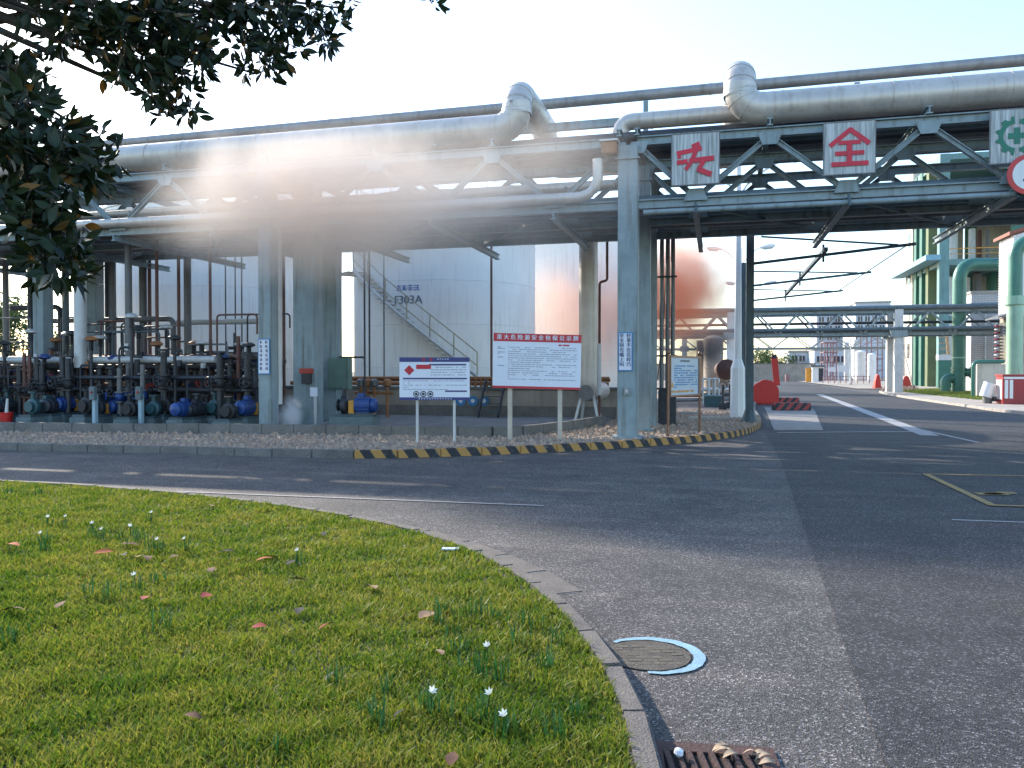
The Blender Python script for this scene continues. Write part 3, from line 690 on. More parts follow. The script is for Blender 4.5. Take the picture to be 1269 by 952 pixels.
for k in range(0, 31, 5):
    a = a_0+(a_1-a_0)*k/30; q = Vector((c2.x+math.cos(a)*4.43, c2.y+math.sin(a)*4.43, z0s+(z1s-z0s)*k/30)); MB().tube(q, q+Zv*1.02, .026, 6).build('stair_post', PIPEY, T2)
MB().obox((c2.x+math.cos(a_1-.12)*4.2, c2.y+math.sin(a_1-.12)*4.2, z1s), (math.cos(a_1-.12), math.sin(a_1-.12), 0), (-math.sin(a_1-.12), math.cos(a_1-.12), 0), Zv, -.42, .42, -.6, .5, -.05, .02).build('stair_landing', PIPEG, T2)
# firewater riser in front of the tank, thin level pipes
for px, d, r_, m, lab in ((609, 28.9, .045, PIPER, 'thin red-brown riser standing before the white tanks'), (476, 29.2, .03, PIPEG, 'thin grey instrument line before the stair tank'), (452, 28.0, .035, PIPED, 'thin dark conduit beside the tank stair'), (458, 28.2, .035, PIPED, 'thin dark conduit beside the tank stair')):
    q = pd(px, 460, d); pipe('riser_pipe', [(q.x, q.y, .1), (q.x, q.y, 6.6)], r_, m, lab, 'conduits beside the stair' if r_ == .035 else None, n=8)
# bund wall, copings, clutter along the top
bw = thing('bund_wall', 'stained low concrete bund wall in front of the tanks', 'wall', (-7, 25.2, .1))
MB().box(-15.5, -3.0, 25.2, 25.45, .1, .98).build('wall', CONC, bw, bevel=.02); MB().box(-15.6, -2.9, 25.13, 25.5, .98, 1.08).build('coping', CONCD, bw, bevel=.02); MB().box(-15.4, -3.1, 25.08, 25.2, .1, .46).build('plinth', CONCD, bw, bevel=.01)
MB().box(-3.25, -3.0, 25.45, 40, .1, .98).build('wall', CONC, bw); MB().box(-15.5, -15.25, 25.45, 40, .1, .98).build('wall', CONC, bw)
bw2 = thing('bund_wall', 'tan concrete bund wall behind the pump row', 'wall', (-24, 24.4, .1))
MB().box(-40, -15.7, 24.4, 24.65, .1, 1.25).build('wall', mat('tan_wall', (.52, .39, .28), .9, 0, .2, 1.2, .2, 40, streak=.3), bw2); MB().box(-40, -15.62, 24.33, 24.7, 1.25, 1.36).build('coping', CONCP, bw2)
for k, (z, r_) in enumerate(((1.18, .07), (1.36, .055), (1.3, .05))):
    pipe('rusty_pipe', [(-14.8, 25.6+k*.2, z), (-3.4, 25.6+k*.2, z)], r_, VORG, 'rust-orange pipe lying along the top of the bund wall', 'rusty pipes over the bund wall')
rr_ = thing('rusty_barrier', 'rusty orange slatted barrier on the bund wall', 'barrier', (-5, 25.3, 1.08))
for k in range(26):
    u = -8.6+k*.2; MB().box(u-.04, u+.04, 25.27, 25.32, 1.08, 1.40).build('slat', VORG, rr_)
MB().box(-8.8, -3.4, 25.24, 25.268, 1.33, 1.40).build('rail', VORG, rr_)
# step-over stair at the bund
ss = thing('stile_steps', 'dark steel step-over stair leaning on the bund wall', 'steps', (-6.2, 24.6, .1))
sp0 = onv(612, 500, 24.9).x
for s in (-.33, .33): MB().bar((sp0+s, 24.2, .15), (sp0+s, 25.1, 1.3), .05, .12).build('stringer', PIPED, ss)
for k in range(5): MB().box(sp0-.3, sp0+.3, 24.25+k*.19, 24.45+k*.19, .3+k*.23, .33+k*.23).build('tread', STEELD, ss)
for k, px in enumerate((571, 586, 600)):
    q = onv(px, 497, 25.05); t = thing('mandatory_sign', 'round blue mandatory-action sign on the bund wall', 'sign', tuple(q), 'round blue safety signs on the wall')
    MB().lathe(q, (0, -1, 0), [(0, .17), (.01, .17)], 20).build('disc', SIGNB, t); MB().lathe(q+Nv*.012, (0, -1, 0), [(0, .06), (.004, .07), (.006, .03)], 10).build('pictogram', BOARDW, t)
# big drop pipe on legs left of the corner column
q = onv(729, 480, 22.9); t = thing('drop_pipe', 'large grey clad drop pipe ending in an elbow on splayed legs', 'pipe', (q.x, 22.9, .1))
MB().path(bent([(q.x, 22.9, 5.7), (q.x, 22.9, .98), (q.x+.1, 24.9, .98)], .3), .27, CLAD and 18).build('cladding', CLAD, t, True)
for z in (1.6, 2.6, 3.6, 4.6): MB().tube((q.x, 22.9, z), (q.x, 22.9, z+.05), .28, 18).build('band', CLAD, t, True)
MB().lathe((q.x-.02, 22.6, .98), (0, -1, 0), [(-.1, .2), (0, .22), (.04, .22)], 16).build('blind_flange', PIPEG, t, True)
for dx, dy in ((-.35, -.3), (.35, -.3), (-.3, .6), (.3, .6)): MB().bar((q.x+dx*.5, 22.9+dy*.5, .9), (q.x+dx, 22.9+dy, .1), .07, .07).build('leg', PIPEW, t)
# vent pipe pair with valve next to it
q = onv(748, 400, 23.2); pipe('vent_line', bent([(q.x+.1, 23.2, 5.4), (q.x+.1, 23.2, 4.25), (q.x-.12, 23.2, 4.2), (q.x-.12, 23.2, .2)], .08), .04, PIPER, 'thin rusty vent line with a kink beside the drop pipe', n=8)
q = onv(741, 450, 23.0); pipe('cable_sleeve', [(q.x, 23, .9), (q.x, 23, 2.4)], .10, PIPEW, 'short pale cable sleeve beside the drop pipe', n=10)

# ================================================================== PUMP YARD
def handwheel(mb, c, ax, R):
    mb.ring(c, ax, R, .016, 14, 5); x, y, d = basis(ax)
    for a in (0, 2.09, 4.19): mb.bar(Vector(c), Vector(c)+(x*math.cos(a)+y*math.sin(a))*R, .018, .018)
    return mb
def make_pump(label, mm, cm, group):
    t = lthing('pump', label, 'pump', (0, 0, 0), 0, group)
    MB().box(-.26, .26, -.6, .6, 0, .22).build('plinth', mat('plinth_teal', (.11, .15, .155), .8, 0, .25, 5, .2, 40), t, bevel=.02)
    MB().box(-.2, .2, -.55, .55, .22, .28).build('bed_frame', STEELD, t)
    mo = MB().lathe((0, .02, .48), (0, 1, 0), [(0, .12), (.02, .17), (.42, .17), (.45, .12)], 16).build('motor', mm, t, True)
    fn = MB()
    for k in range(12):
        a = k*math.pi/6; fn.bar((math.cos(a)*.165, .06, .48+math.sin(a)*.165), (math.cos(a)*.165, .42, .48+math.sin(a)*.165), .012, .05)
    fn.build('cooling_fin', mm, mo)
    MB().lathe((0, .47, .48), (0, 1, 0), [(0, .165), (.1, .16), (.13, .12)], 16).build('fan_cover', mm, mo, True)
    MB().box(-.07, .07, .1, .28, .64, .75).build('terminal_box', mm, mo, bevel=.01)
    MB().box(-.12, .12, -.12, .02, .3, .58).build('coupling_guard', ORANGE if mm is MBLUE else MBLK, t)
    ca = MB().lathe((0, -.36, .48), (0, 1, 0), [(0, .1), (.04, .2), (.16, .2), (.22, .09)], 18).build('casing', cm, t, True)
    MB().lathe((0, -.44, .48), (0, 1, 0), [(0, .14), (.03, .14), (.031, .08), (.08, .08)], 14).build('suction_flange', cm, ca, True)
    MB().tube((0, -.27, .62), (0, -.27, .85), .055, 10).lathe((0, -.27, .82), (0, 0, 1), [(0, .11), (.04, .11)], 12).build('discharge_flange', cm, ca, True)
    return t
protos = [make_pump('pump with a bright blue motor on a pale plinth in the pump yard', MBLUE, MBLK, 'blue-motor pumps in the yard'),
          make_pump('pump with a dark grey motor and black casing in the pump yard', MBLK, IRON, 'dark pumps in the yard'),
          make_pump('pump with a teal motor and teal casing in the pump yard', MTEAL, MTEAL, 'teal pumps in the yard')]
used = [False]*3
seq = [2, 1, 1, 2, 1, 0, 1, 0, 0, 1, 2, 1, 0, 1, 2, 1, 0]
for k in range(30):
    i = seq[k % 17]; o = protos[i] if not used[i] else copy_tree(protos[i]); used[i] = True
    px = -8+k*20+random.uniform(-4, 4); v = 17.9+.45*(k % 3)
    if k > 16: px = 2+(k-17)*24; v = 20.2+.3*(k % 2)
    g = onv(px, 500, v)
    o.location = (g.x, v+(0 if k % 2 else .1), .125); o.rotation_euler = (0, 0, random.choice((0, 0, math.pi))+random.uniform(-.06, .06)); o.scale = (1, 1, random.uniform(.95, 1.15))
# valve risers: pipe with gate valve and handwheel
def make_riser(label, m, group, hgt, r, vz, vm):
    t = lthing('valve_riser', label, 'valve', (0, 0, 0), 0, group)
    MB().tube((0, 0, 0), (0, 0, hgt), r, 10).build('pipe', m, t, True)
    for z in (vz-.17, vz+.13, vz*1.6+.1): MB().tube((0, 0, z), (0, 0, z+.045), r*1.9, 12).build('flange', m, t)
    b = MB().lathe((0, 0, vz-.12), (0, 0, 1), [(0, r*1.3), (.05, r*1.9), (.17, r*1.9), (.25, r*1.3)], 12).build('valve_body', vm, t, True)
    MB().tube((0, 0, vz), (0, -.34, vz+.03), .03, 8).build('valve_stem', IRON, b)
    handwheel(MB(), (0, -.33, vz+.03), (0, -1, .05), .12).build('handwheel', vm, b)
    return t
rp = [make_riser('red-brown riser with a hand-wheel valve among the pumps', PIPER, 'red-brown valve risers', 2.15, .05, .95, IRON),
      make_riser('dark riser with a black hand-wheel valve among the pumps', PIPED, 'dark valve risers', 1.75, .07, 1.05, IRON),
      make_riser('grey riser with a blue hand-wheel valve among the pumps', PIPEG, 'grey valve risers', 1.75, .06, .85, MBLUE),
      make_riser('dark riser with a red hand-wheel valve among the pumps', MBLK, 'red-wheel valve risers', 1.5, .06, 1.1, VRED)]
usedr = [False]*4
for k in range(62):
    i = random.choice((0, 1, 1, 2, 3, 1)); o = rp[i] if not usedr[i] else copy_tree(rp[i]); usedr[i] = True
    px = -10+k*5.4+random.uniform(-4, 4); v = random.choice((18.5, 18.9, 19.3, 19.7, 20.6, 21.4)); g = onv(px, 500, v)
    o.location = (g.x, v, .125); o.rotation_euler = (0, 0, random.uniform(-.9, .9)); s = random.uniform(.85, 1.15); o.scale = (1.1, 1.1, s)
for i in range(4):
    if not usedr[i]: rp[i].location = (-16-i, 20, .125)
# horizontal headers of the manifold
hd = [(19.2, 1.92, .10, PIPEW, -26, -13.4), (19.5, 1.72, .08, PIPED, -25, -11.9), (19.9, 1.98, .075, PIPEG, -26, -12.4), (20.3, 1.80, .11, PIPED, -26, -12.0), (20.8, 2.05, .06, PIPER, -22, -12.4), (21.3, 1.55, .07, PIPED, -26, -12.6), (18.7, 1.42, .06, MBLK, -24, -12.6), (19.0, 1.08, .07, PIPED, -25, -12.2), (21.8, 1.9, .07, PIPER, -20, -12.8), (20.0, 1.2, .05, VORG, -25, -13.0)]
cn = {id(PIPEW): 'pale', id(PIPED): 'black', id(PIPEG): 'grey', id(PIPER): 'red-brown', id(MBLK): 'thin dark', id(VORG): 'rusty orange'}
for v, z, r_, m, a, b in hd:
    pipe('header_pipe', [(a, v, z), (b, v, z)], r_, m, cn[id(m)]+' header pipe crossing above the pumps', 'header pipes over the pumps, '+cn[id(m)], bands=1.6 if r_ > .07 else 0)
# pale elbow pipes
for px0, px1, yt, v, m in ((60, 215, 398, 22.6, PIPEG), (215, 330, 400, 22.9, PIPEW), (15, 75, 382, 21.5, PIPED)):
    a, b = onv(px0, yt, v), onv(px1, yt+3, v)
    pipe('header_pipe', bent([(a.x, v, a.z), (b.x, v, a.z), (b.x, v, .9)], .25), .09, m, cn[id(m)]+' overhead line bending down behind the pump manifold', 'overhead lines behind the manifold, '+cn[id(m)], bands=2.2)
# tall verticals from manifold to rack
tv = [(100, 18.9, .17, PIPEW), (82, 21.5, .11, PIPEB), (140, 22.4, .12, PIPEG), (160, 19.3, .10, PIPEG), (134, 23, .09, PIPED), (178, 22.8, .13, PIPEG), (186, 22.8, .06, PIPER), (195, 19.8, .05, PIPER), (222, 20.9, .05, PIPER), (233, 22.2, .12, PIPEG), (261, 19.6, .042, PIPER), (120, 22.8, .08, PIPEB), (280, 23.1, .022, PIPED), (292, 23.1, .022, PIPED), (300, 23.1, .022, PIPED), (345, 18.25, .10, PIPEW), (397, 23.2, .03, PIPEG), (403, 23.2, .03, PIPEG), (409, 23.2, .03, PIPEG), (414, 23.2, .03, PIPEG), (60, 22.9, .10, PIPEG), (38, 20.6, .08, PIPED), (8, 22, .1, PIPEG), (-6, 19.5, .1, PIPEB), (352, 23.4, .05, PIPER)]
vn = dict(cn); vn[id(PIPEB)] = 'blue-grey'
for px, v, r_, m in tv:
    g = onv(px, 450, v); sz = 'thick ' if r_ > .09 else ('thin ' if r_ < .04 else '')
    z0 = .75 if px == 345 else (1.7 if v < 21 and r_ > .05 else .15)
    lab = 'pale drain pipe strapped to the column amid pumps' if px == 345 else sz+vn[id(m)]+' vertical pipe dropping from the rack into the pump yard'
    pipe('drop_line', [(g.x, v, z0), (g.x, v, 5.4)], r_, m, lab, None if px == 345 else 'verticals under the rack, '+sz+vn[id(m)], bands=0, n=10)
# clutter above the headers: control valves with round actuators and elbowed conduits
def make_actuator(label, m, group, hh):
    t = lthing('control_valve', label, 'valve', (0, 0, 0), 0, group)
    MB().tube((0, 0, 0), (0, 0, hh), .045, 8).build('pipe', PIPED, t, True); MB().box(-.03, .03, -.06, .06, hh, hh+.22).build('yoke', IRON, t)
    MB().lathe((0, 0, hh+.22), (0, 0, 1), [(0, .1), (.03, .17), (.08, .17), (.13, .09)], 14).build('actuator', m, t, True)
    MB().path(bent([(0, 0, hh*.8), (.34, 0, hh*.8), (.34, 0, hh*.35)], .1, 4), .03, 8).build('bypass', PIPED, t, True); MB().box(.1, .2, -.1, 0, hh*.8-.07, hh*.8+.09).build('positioner', m, t)
    return t
ac = [make_actuator('control valve with a dark dished actuator over the pump headers', MBLK, 'dark control valves', 2.05), make_actuator('control valve with a blue dished actuator over the pump headers', MBLUE, 'blue control valves', 1.35), make_actuator('control valve with a rusty dished actuator over the pump headers', VORG, 'rusty control valves', 1.75), make_actuator('control valve with a pale dished actuator over the pump headers', PIPEW, 'pale control valves', 2.3)]
ua = [False]*4
for k in range(30):
    i = k % 4; o = ac[i] if not ua[i] else copy_tree(ac[i]); ua[i] = True; v = 18.7+(k*7 % 5)*.55; g = onv(4+k*10.7+random.uniform(-5, 5), 480, v)
    o.location = (g.x, v, .125); o.rotation_euler = (0, 0, random.uniform(-.5, .5)+random.choice((0, math.pi))); o.scale = (1, 1, random.uniform(.85, 1.2))
for k in range(26):
    v = 19+random.uniform(0, 3.6); g = onv(8+k*12.4+random.uniform(-7, 7), 430, v); z1 = random.uniform(1.9, 3.6); du = random.choice((-1, 1))*random.uniform(.5, 1.6)
    pipe('conduit', bent([(g.x, v, .13), (g.x, v, z1), (g.x+du, v, z1), (g.x+du, v, z1-random.uniform(.3, 1.2))], .12, 4), .028, (PIPED, PIPER, PIPEG, STEELD)[k % 4], ('black', 'red-brown', 'grey', 'blue-black')[k % 4]+' thin hooked conduit rising among the pump pipework', 'hooked conduits, '+('black', 'red-brown', 'grey', 'blue-black')[k % 4], n=7)
# pale blue short posts along the front edge
for px in (118, 175):
    g = gnd(px, 530, .125); t = thing('pipe_stanchion', 'short pale blue steel post with a grey control box in the pump yard', 'post', tuple(g), 'control posts by the pump row')
    MB().box(g.x-.05, g.x+.05, g.y-.05, g.y+.05, .125, 1.0).build('post', mat('pale_blue_steel', (.28, .40, .46), .5, 0, .1, 3, streak=.3), t)
    MB().box(g.x-.1, g.x+.1, g.y-.12, g.y-.02, .85, 1.2).build('control_box', PIPEB, t, bevel=.02); MB().lathe((g.x, g.y-.12, 1.05), (0, -1, 0), [(0, .03), (.03, .03)], 8).build('push_button', VRED, t)
# cabinet boxes hung on the fat middle column, and green box on the rear column
a = onv(381, 463, 19.8); t = thing('call_box', 'grey call box with a red top on the wide blue column', 'box', (a.x, 19.8, a.z)); MB().box(a.x-.12, a.x+.12, 19.66, 19.84, a.z-.28, a.z).build('housing', PIPED, t, bevel=.01); MB().box(a.x-.16, a.x+.16, 19.64, 19.84, a.z+.003, a.z+.14).build('top_plate', VRED, t)
a = onv(391, 486, 19.75); t = thing('switch_box', 'small white switch box beside the wide blue column', 'box', (a.x, 19.75, .1)); MB().box(a.x-.03, a.x+.03, 19.7, 19.76, .1, a.z).build('post', PIPEW, t); MB().box(a.x-.1, a.x+.1, 19.62, 19.7, a.z-.12, a.z+.13).build('housing', BOARDW, t, bevel=.01)
a = onv(424, 470, 22.0); t = thing('electric_cabinet', 'green electric cabinet on the rear rack column', 'cabinet', (a.x, 22.0, 1.0)); MB().box(a.x-.33, a.x+.33, 21.7, 22.03, 1.05, 2.0).build('body', mat('cabinet_green', (.12, .19, .16), .5, 0, .15, 3), t, bevel=.015); MB().box(a.x-.29, a.x+.29, 21.68, 21.7, 1.1, 1.95).build('door', mat('cabinet_green', (.12, .19, .16)), t)
# the blue pump by itself on the apron
o = copy_tree(protos[0]); g = gnd(440, 540, .125); g = onv(437, 500, 18.6); o.location = (g.x, 18.7, .18); o.rotation_euler = (0, 0, -1.45); o['label'] = 'single pump with a bright blue motor on the apron beside the wide column'; del o['group']
# guard rails (rusty red pipe) and small valve tree by tank stair
for px0, px1, py in ((236, 322, 448), (400, 452, 443)):
    a, b = onv(px0, py, 22.3), onv(px1, py, 22.3); pipe('guard_rail', bent([(a.x, 22.3, .13), (a.x, 22.3, a.z), (b.x, 22.3, a.z), (b.x, 22.3, .13)], .1), .03, PIPER if px0 < 300 else PIPED, ('red-brown' if px0 < 300 else 'dark')+' pipe guard rail behind the columns', n=8)
q = onv(291, 420, 21.2); t = thing('valve_tree', 'black cross-shaped valve tree with hand wheels above the pumps', 'valve', (q.x, 21.2, .12))
MB().tube((q.x, 21.2, .12), (q.x, 21.2, 2.75), .045, 8).build('stem', PIPED, t); handwheel(MB(), (q.x-.22, 21.1, 2.35), (-1, -.6, 0), .15).build('handwheel', IRON, t); handwheel(MB(), (q.x+.2, 21.1, 2.2), (1, -.7, 0), .15).build('handwheel', IRON, t); MB().tube((q.x-.3, 21.2, 2.3), (q.x+.3, 21.2, 2.3), .05, 8).build('cross_pipe', PIPED, t)
# rusty meters and valves right of the green cabinet
for k, px in enumerate((447, 456, 464, 480)):
    q = onv(px, 480, 23.6); t = thing('meter_skid', 'small rust-orange meter on a pipe stub before the bund wall', 'meter', (q.x, 23.6, .12), 'rusty meters before the bund wall')
    MB().tube((q.x, 23.6, .12), (q.x, 23.6, 1.1), .05, 8).build('stub', VORG, t); MB().lathe((q.x, 23.6, 1.1), (0, 0, 1), [(0, .06), (.03, .13), (.2, .13), (.26, .05)], 12).build('body', VORG if k % 2 else PIPEG, t, True); MB().tube((q.x-.2, 23.6, .9), (q.x+.2, 23.6, .9), .05, 8).build('cross_pipe', VORG, t)
# red extinguisher-like bucket at the far left
q = onv(8, 518, 17.6); t = thing('fire_bucket', 'red fire bucket with a pale spout at the yard edge', 'bucket', (q.x, 17.6, .125)); MB().lathe((q.x, 17.6, .125), (0, 0, 1), [(0, .13), (.33, .17)], 14).build('body', REDP, t, True); MB().tube((q.x, 17.6, .4), (q.x+.02, 17.62, .85), .05, 8, .03).build('spout', PIPEW, t); MB().ring((q.x, 17.6, .46), (0, 0, 1), .17, .012, 14, 5).build('rim', REDP, t)

# ================================================================== NOTICE BOARDS
def board(px0, py0, px1, py1, dep, tilt, label):
    a, b = pd(px0, py0, dep), pd(px1, py1, dep); c = (a+b)/2; w = (b-a).dot(IR); h = a.z-b.z
    r = (IR*math.cos(tilt)+Zv*math.sin(tilt)).normalized(); u = (-IR*math.sin(tilt)+Zv*math.cos(tilt)).normalized(); n_ = -IF
    t = thing('notice_board', label, 'notice board', (c.x, c.y, .1)); return t, c, r, u, n_, w, h
def lines(mb, c, r, u, n_, x0, x1, ys, th, z, seed, minw=.4):
    rs = random.Random(seed)
    for y in ys:
        x = x0
        while x < x1-.02:
            l = rs.uniform(.02, .09); 
            if rs.random() < .86: mb.obox(c, r, u, n_, x, min(x1, x+l), y-th/2, y+th/2, z, z+.0015)
            x += l+rs.uniform(.006, .02)
            if rs.random() < .02: break
    return mb
t, c, r, u, n_, w, h = board(611, 414, 720, 482, 17.25, -.025, 'large white hazard notice board with red header and foot strips')
MB().obox(c, r, u, n_, -w/2, w/2, -h/2, h/2, -.02, 0).build('panel', BOARDW, t)
MB().obox(c, r, u, n_, -w/2, w/2, h/2-.175, h/2, .0015, .006).build('header_strip', SIGNR, t); MB().obox(c, r, u, n_, -w/2, w/2, -h/2, -h/2+.05, .0015, .006).build('foot_strip', SIGNR, t)
mb = MB(); add_text(mb, ' '.join('重大危险源安全包保公示牌'), .118, c+u*(h/2-.088)+n_*.011, r, u, n_, .003); mb.build('title_lettering', BOARDW, t)
mb = MB(); lines(mb, c, r, u, n_, -w*.33, w*.45, [h/2-.30-k*.046 for k in range(16)], .016, .002, 3); lines(mb, c, r, u, n_, -w*.45, -w*.37, [h/2-.30, h/2-.33, h/2-.41, h/2-.44, h/2-.52, h/2-.7], .02, .002, 5); stuff(mb.build('printed_text', INKG, t))
mb = MB(); lines(mb, c, r, u, n_, w*.24, w*.38, [h/2-.235], .035, .002, 9); mb.build('printed_emblem', SIGNR, t)
for px in (632, 694):
    g = pd(px, 460, 17.36); MB().bar((g.x, g.y, .08), (g.x, g.y, 1.6), .085, .085).build('post', mat('board_post', (.50, .44, .36), .7, 0, .15, 4), t)
t, c, r, u, n_, w, h = board(495, 443, 582, 496, 16.6, .0, 'smaller white hazard card board with navy header and red diamond')
MB().obox(c, r, u, n_, -w/2, w/2, -h/2, h/2, -.02, 0).build('panel', BOARDW, t)
MB().obox(c, r, u, n_, -w/2, w/2, h/2-.095, h/2, .0015, .006).build('header_strip', NAVY, t); MB().obox(c, r, u, n_, -w/2, w/2, -h/2, -h/2+.06, .0015, .006).build('foot_strip', NAVY, t)
for x0, x1, y in ((-.08, .45, .33), (-.45, .46, .005), (.15, .46, -.29)): MB().obox(c, r, u, n_, x0*w, x1*w, y*h-.016, y*h+.016, .0015, .005).build('heading_strip', NAVY, t)
mb = MB(); lines(mb, c, r, u, n_, -.05*w, .45*w, [h*.27, h*.21, h*.15, h*.09], .016, .0015, 2); lines(mb, c, r, u, n_, -.45*w, .46*w, [-h*.05, -h*.1, -h*.15, -h*.2, -h*.25], .014, .0015, 4); stuff(mb.build('printed_text', INKG, t))
MB().obox(c-r*w*.36+u*h*.2, (r+u).normalized(), (u-r).normalized(), n_, -.075, .075, -.075, .075, .0015, .006).build('hazard_diamond', SIGNR, t)
MB().obox(c, r, u, n_, -.26*w, -.05*w, .23*h, .33*h, .002, .006).build('signal_word_block', SIGNR, t)
mb = MB()
for k in range(2): glyph(mb, c+r*(-.16+.11*k)*w+u*(h/2-.047)+n_*.007, r, u, n_, .085)
mb.build('title_lettering', SIGNR, t)
mb = MB()
for k in range(5): glyph(mb, c+r*(.05+.035*k)*w+u*(h/2-.035)+n_*.007, r, u, n_, .035)
for k in range(13): glyph(mb, c+r*(-.22+.038*k)*w+u*(-h/2+.03)+n_*.007, r, u, n_, .035)
mb.build('small_lettering', BOARDW, t)
for k in range(3):
    p = c+r*(-.26+.1*k)*w+u*(-.355*h)
    MB().ring(p+n_*.004, n_, .055, .009, 18, 4).build('pictogram_ring', INKD, t); MB().lathe(p+n_*.003, n_, [(0, .03), (.003, .03)], 10).build('pictogram', INKD, t)
for px in (517, 563):
    g = pd(px, 460, 16.68); MB().bar((g.x, g.y, .08), (g.x, g.y, 1.4), .045, .045).build('post', PIPEW, t)
# bronze framed board with ball finials
rr2 = Vector((math.cos(.62), math.sin(.62), 0)); n2 = Vector((rr2.y, -rr2.x, 0))
A = gnd(828, 541, .1); B = gnd(867, 535, .1); rr2 = (B-A).normalized(); n2 = Vector((rr2.y, -rr2.x, 0)); c = (A+B)/2; c.z = 1.48; w = (B-A).length
t = thing('notice_board', 'bronze-framed blue notice board on two posts with ball finials', 'notice board', (c.x, c.y, .1))
for P in (A, B): MB().tube(P, (P.x, P.y, 1.98), .03, 10).build('post', BRASS, t, True); MB().lathe((P.x, P.y, 1.98), (0, 0, 1), [(0, .035), (.02, .05), (.06, .055), (.1, .04), (.12, .01)], 12).build('finial', BRASS, t, True)
w2 = w/2-.05
f = MB()
for q in ((-w2, w2, .44, .48), (-w2, w2, -.48, -.44), (-w2, -w2+.05, -.44, .44), (w2-.05, w2, -.44, .44)): f.obox(c, rr2, Zv, n2, *q, -.03, .03)
f.build('frame', BRASS, t); MB().obox(c, rr2, Zv, n2, -w2+.05, w2-.05, -.44, .44, -.01, .004).build('panel', mat('notice_paper', (.42, .50, .58), .35, 0, .1, 3), t)
mb = MB()
for k in range(8): glyph(mb, c+rr2*(-.24+.07*k)+Zv*.36+n2*.005, rr2, Zv, n2, .06)
mb.build('title_lettering', INKD, t)
mb = MB(); lines(mb, c, rr2, Zv, n2, -w2+.25, w2-.1, [.24-.055*k for k in range(10)], .03, .005, 8); stuff(mb.build('printed_text', SIGNB, t))
mb = MB(); lines(mb, c, rr2, Zv, n2, -w2+.1, w2-.1, [-.36], .05, .005, 18); stuff(mb.build('warning_strip', ORANGE, t))
MB().prism([(-w2+.08, -.26), (-w2+.22, -.26), (-w2+.15, -.12)], c, rr2, Zv, n2, .005, .008).build('warning_triangle', ORANGE, t)

# ================================================================== LAMPS, POSTS, BARRIERS
def lamp(px, base_y, hgt, label, dep=None, arms=1.5):
    g = gnd(px, base_y, .1) if base_y else pd(px, 460, dep); g = Vector((g.x, g.y, .1))
    t = thing('street_lamp', label, 'street lamp', tuple(g), 'white lamps along the side road')
    MB().lathe(g, (0, 0, 1), [(0, .24), (1.6, .22), (1.9, .12), (hgt, .075)], 8).build('pole', WHITEP, t)
    for s in (-1, 1):
        pts = [g+Vector((0, 0, hgt-1.2))]+[g+X*s*arms*k/6+Zv*(hgt-1.0+1.0*math.sin(k/6*1.35)) for k in range(1, 7)]
        MB().path(pts, .035, 8).build('arm', WHITEP, t, True)
        e = pts[-1]; hd_ = MB(); d = Vector((s, 0, .12)).normalized()
        hd_.path([e-d*.05, e+d*.12, e+d*.4, e+d*.7, e+d*.8], [.04, .10, .14, .11, .03], 10)
        h_ = hd_.build('lamp_head', WHITEP, t, True)
        MB().obox(e+d*.4-Zv*.11, (s, 0, .12), (0, 1, 0), (0, 0, -1), -.22, .25, -.09, .09, .0, .04).build('lens', mat('lamp_lens', (.5, .5, .48), .2), h_)
    return t
lamp(914, 518, 8.2, 'tall white street lamp with flared base behind the dark gate post')
lamp(917, None, 8.3, 'white double-arm street lamp showing beyond the dark gate post', 44, 1.05)
lamp(930, None, 8.3, 'farthest white double-arm street lamp along the side road', 61.5, 1.1)
for k, (dep, px, py) in enumerate(((23.2, 929, 528), (29.5, 920, None), (36, 915, None))):
    g = pd(px, 460, dep); g = Vector((g.x, g.y, .1)); rz = [5.1, 5.1, 5.1][k]
    t = thing('cantilever_post', ('dark blue-grey post with triangular cantilever arm at the road corner', 'second cantilever post set back along the side road', 'third cantilever post farthest back along the side road')[k], 'post', tuple(g), 'cantilever posts along the side road')
    MB().box(g.x-.11, g.x+.11, g.y-.11, g.y+.11, .1, 6.0 if k == 0 else 5.6).build('post', STEELD, t); MB().lathe(g, (0, 0, 1), [(0, .24), (.1, .22), (.4, .12)], 8).build('foot', STEELD, t)
    tip = Vector((g.x+4.25, g.y, 5.12)); lo_ = Vector((g.x, g.y, 4.72)); up_ = Vector((g.x+.3, g.y, 5.5)) if k == 0 else Vector((g.x, g.y, 5.3))
    MB().bar(lo_, tip+X*.15+Zv*.01, .07, .08).build('arm', STEELD, t); MB().bar(up_, tip-X*.3, .045, .05).build('tie_bar', STEELD, t)
    MB().bar(lo_+(tip-lo_)*.47+Zv*.3, lo_+(tip-lo_)*.47-Zv*.2, .06, .06).build('hanger', STEELD, t)
g0 = pd(929, 460, 23.2)
for du, zz, w_, lab in ((2.05, 4.9, .11, 'dark steel rail linking the middles of the cantilever arms'), (4.2, 5.12, .035, 'thin tie cable linking the tips of the cantilever arms')):
    a = Vector((g0.x+du, g0.y-.15, zz+.15)); gl = pd(915, 460, 36); b = Vector((gl.x+du, gl.y+.3, zz+.15 if w_ > .05 else zz))
    if w_ < .05: a.z = zz
    o = MB().bar(a, b, w_, w_).build('link_rail', STEELD); tag(o, lab, 'rail')
# hanging cable in the smoke
q0, q1 = onv(826, 312, 23.9), onv(815, 470, 23.9); o = MB().path([q0, (q0+q1)/2+X*.06, q1], .015, 6).build('cable', PIPED); tag(o, 'slack black cable hanging beside the corner risers', 'cable')
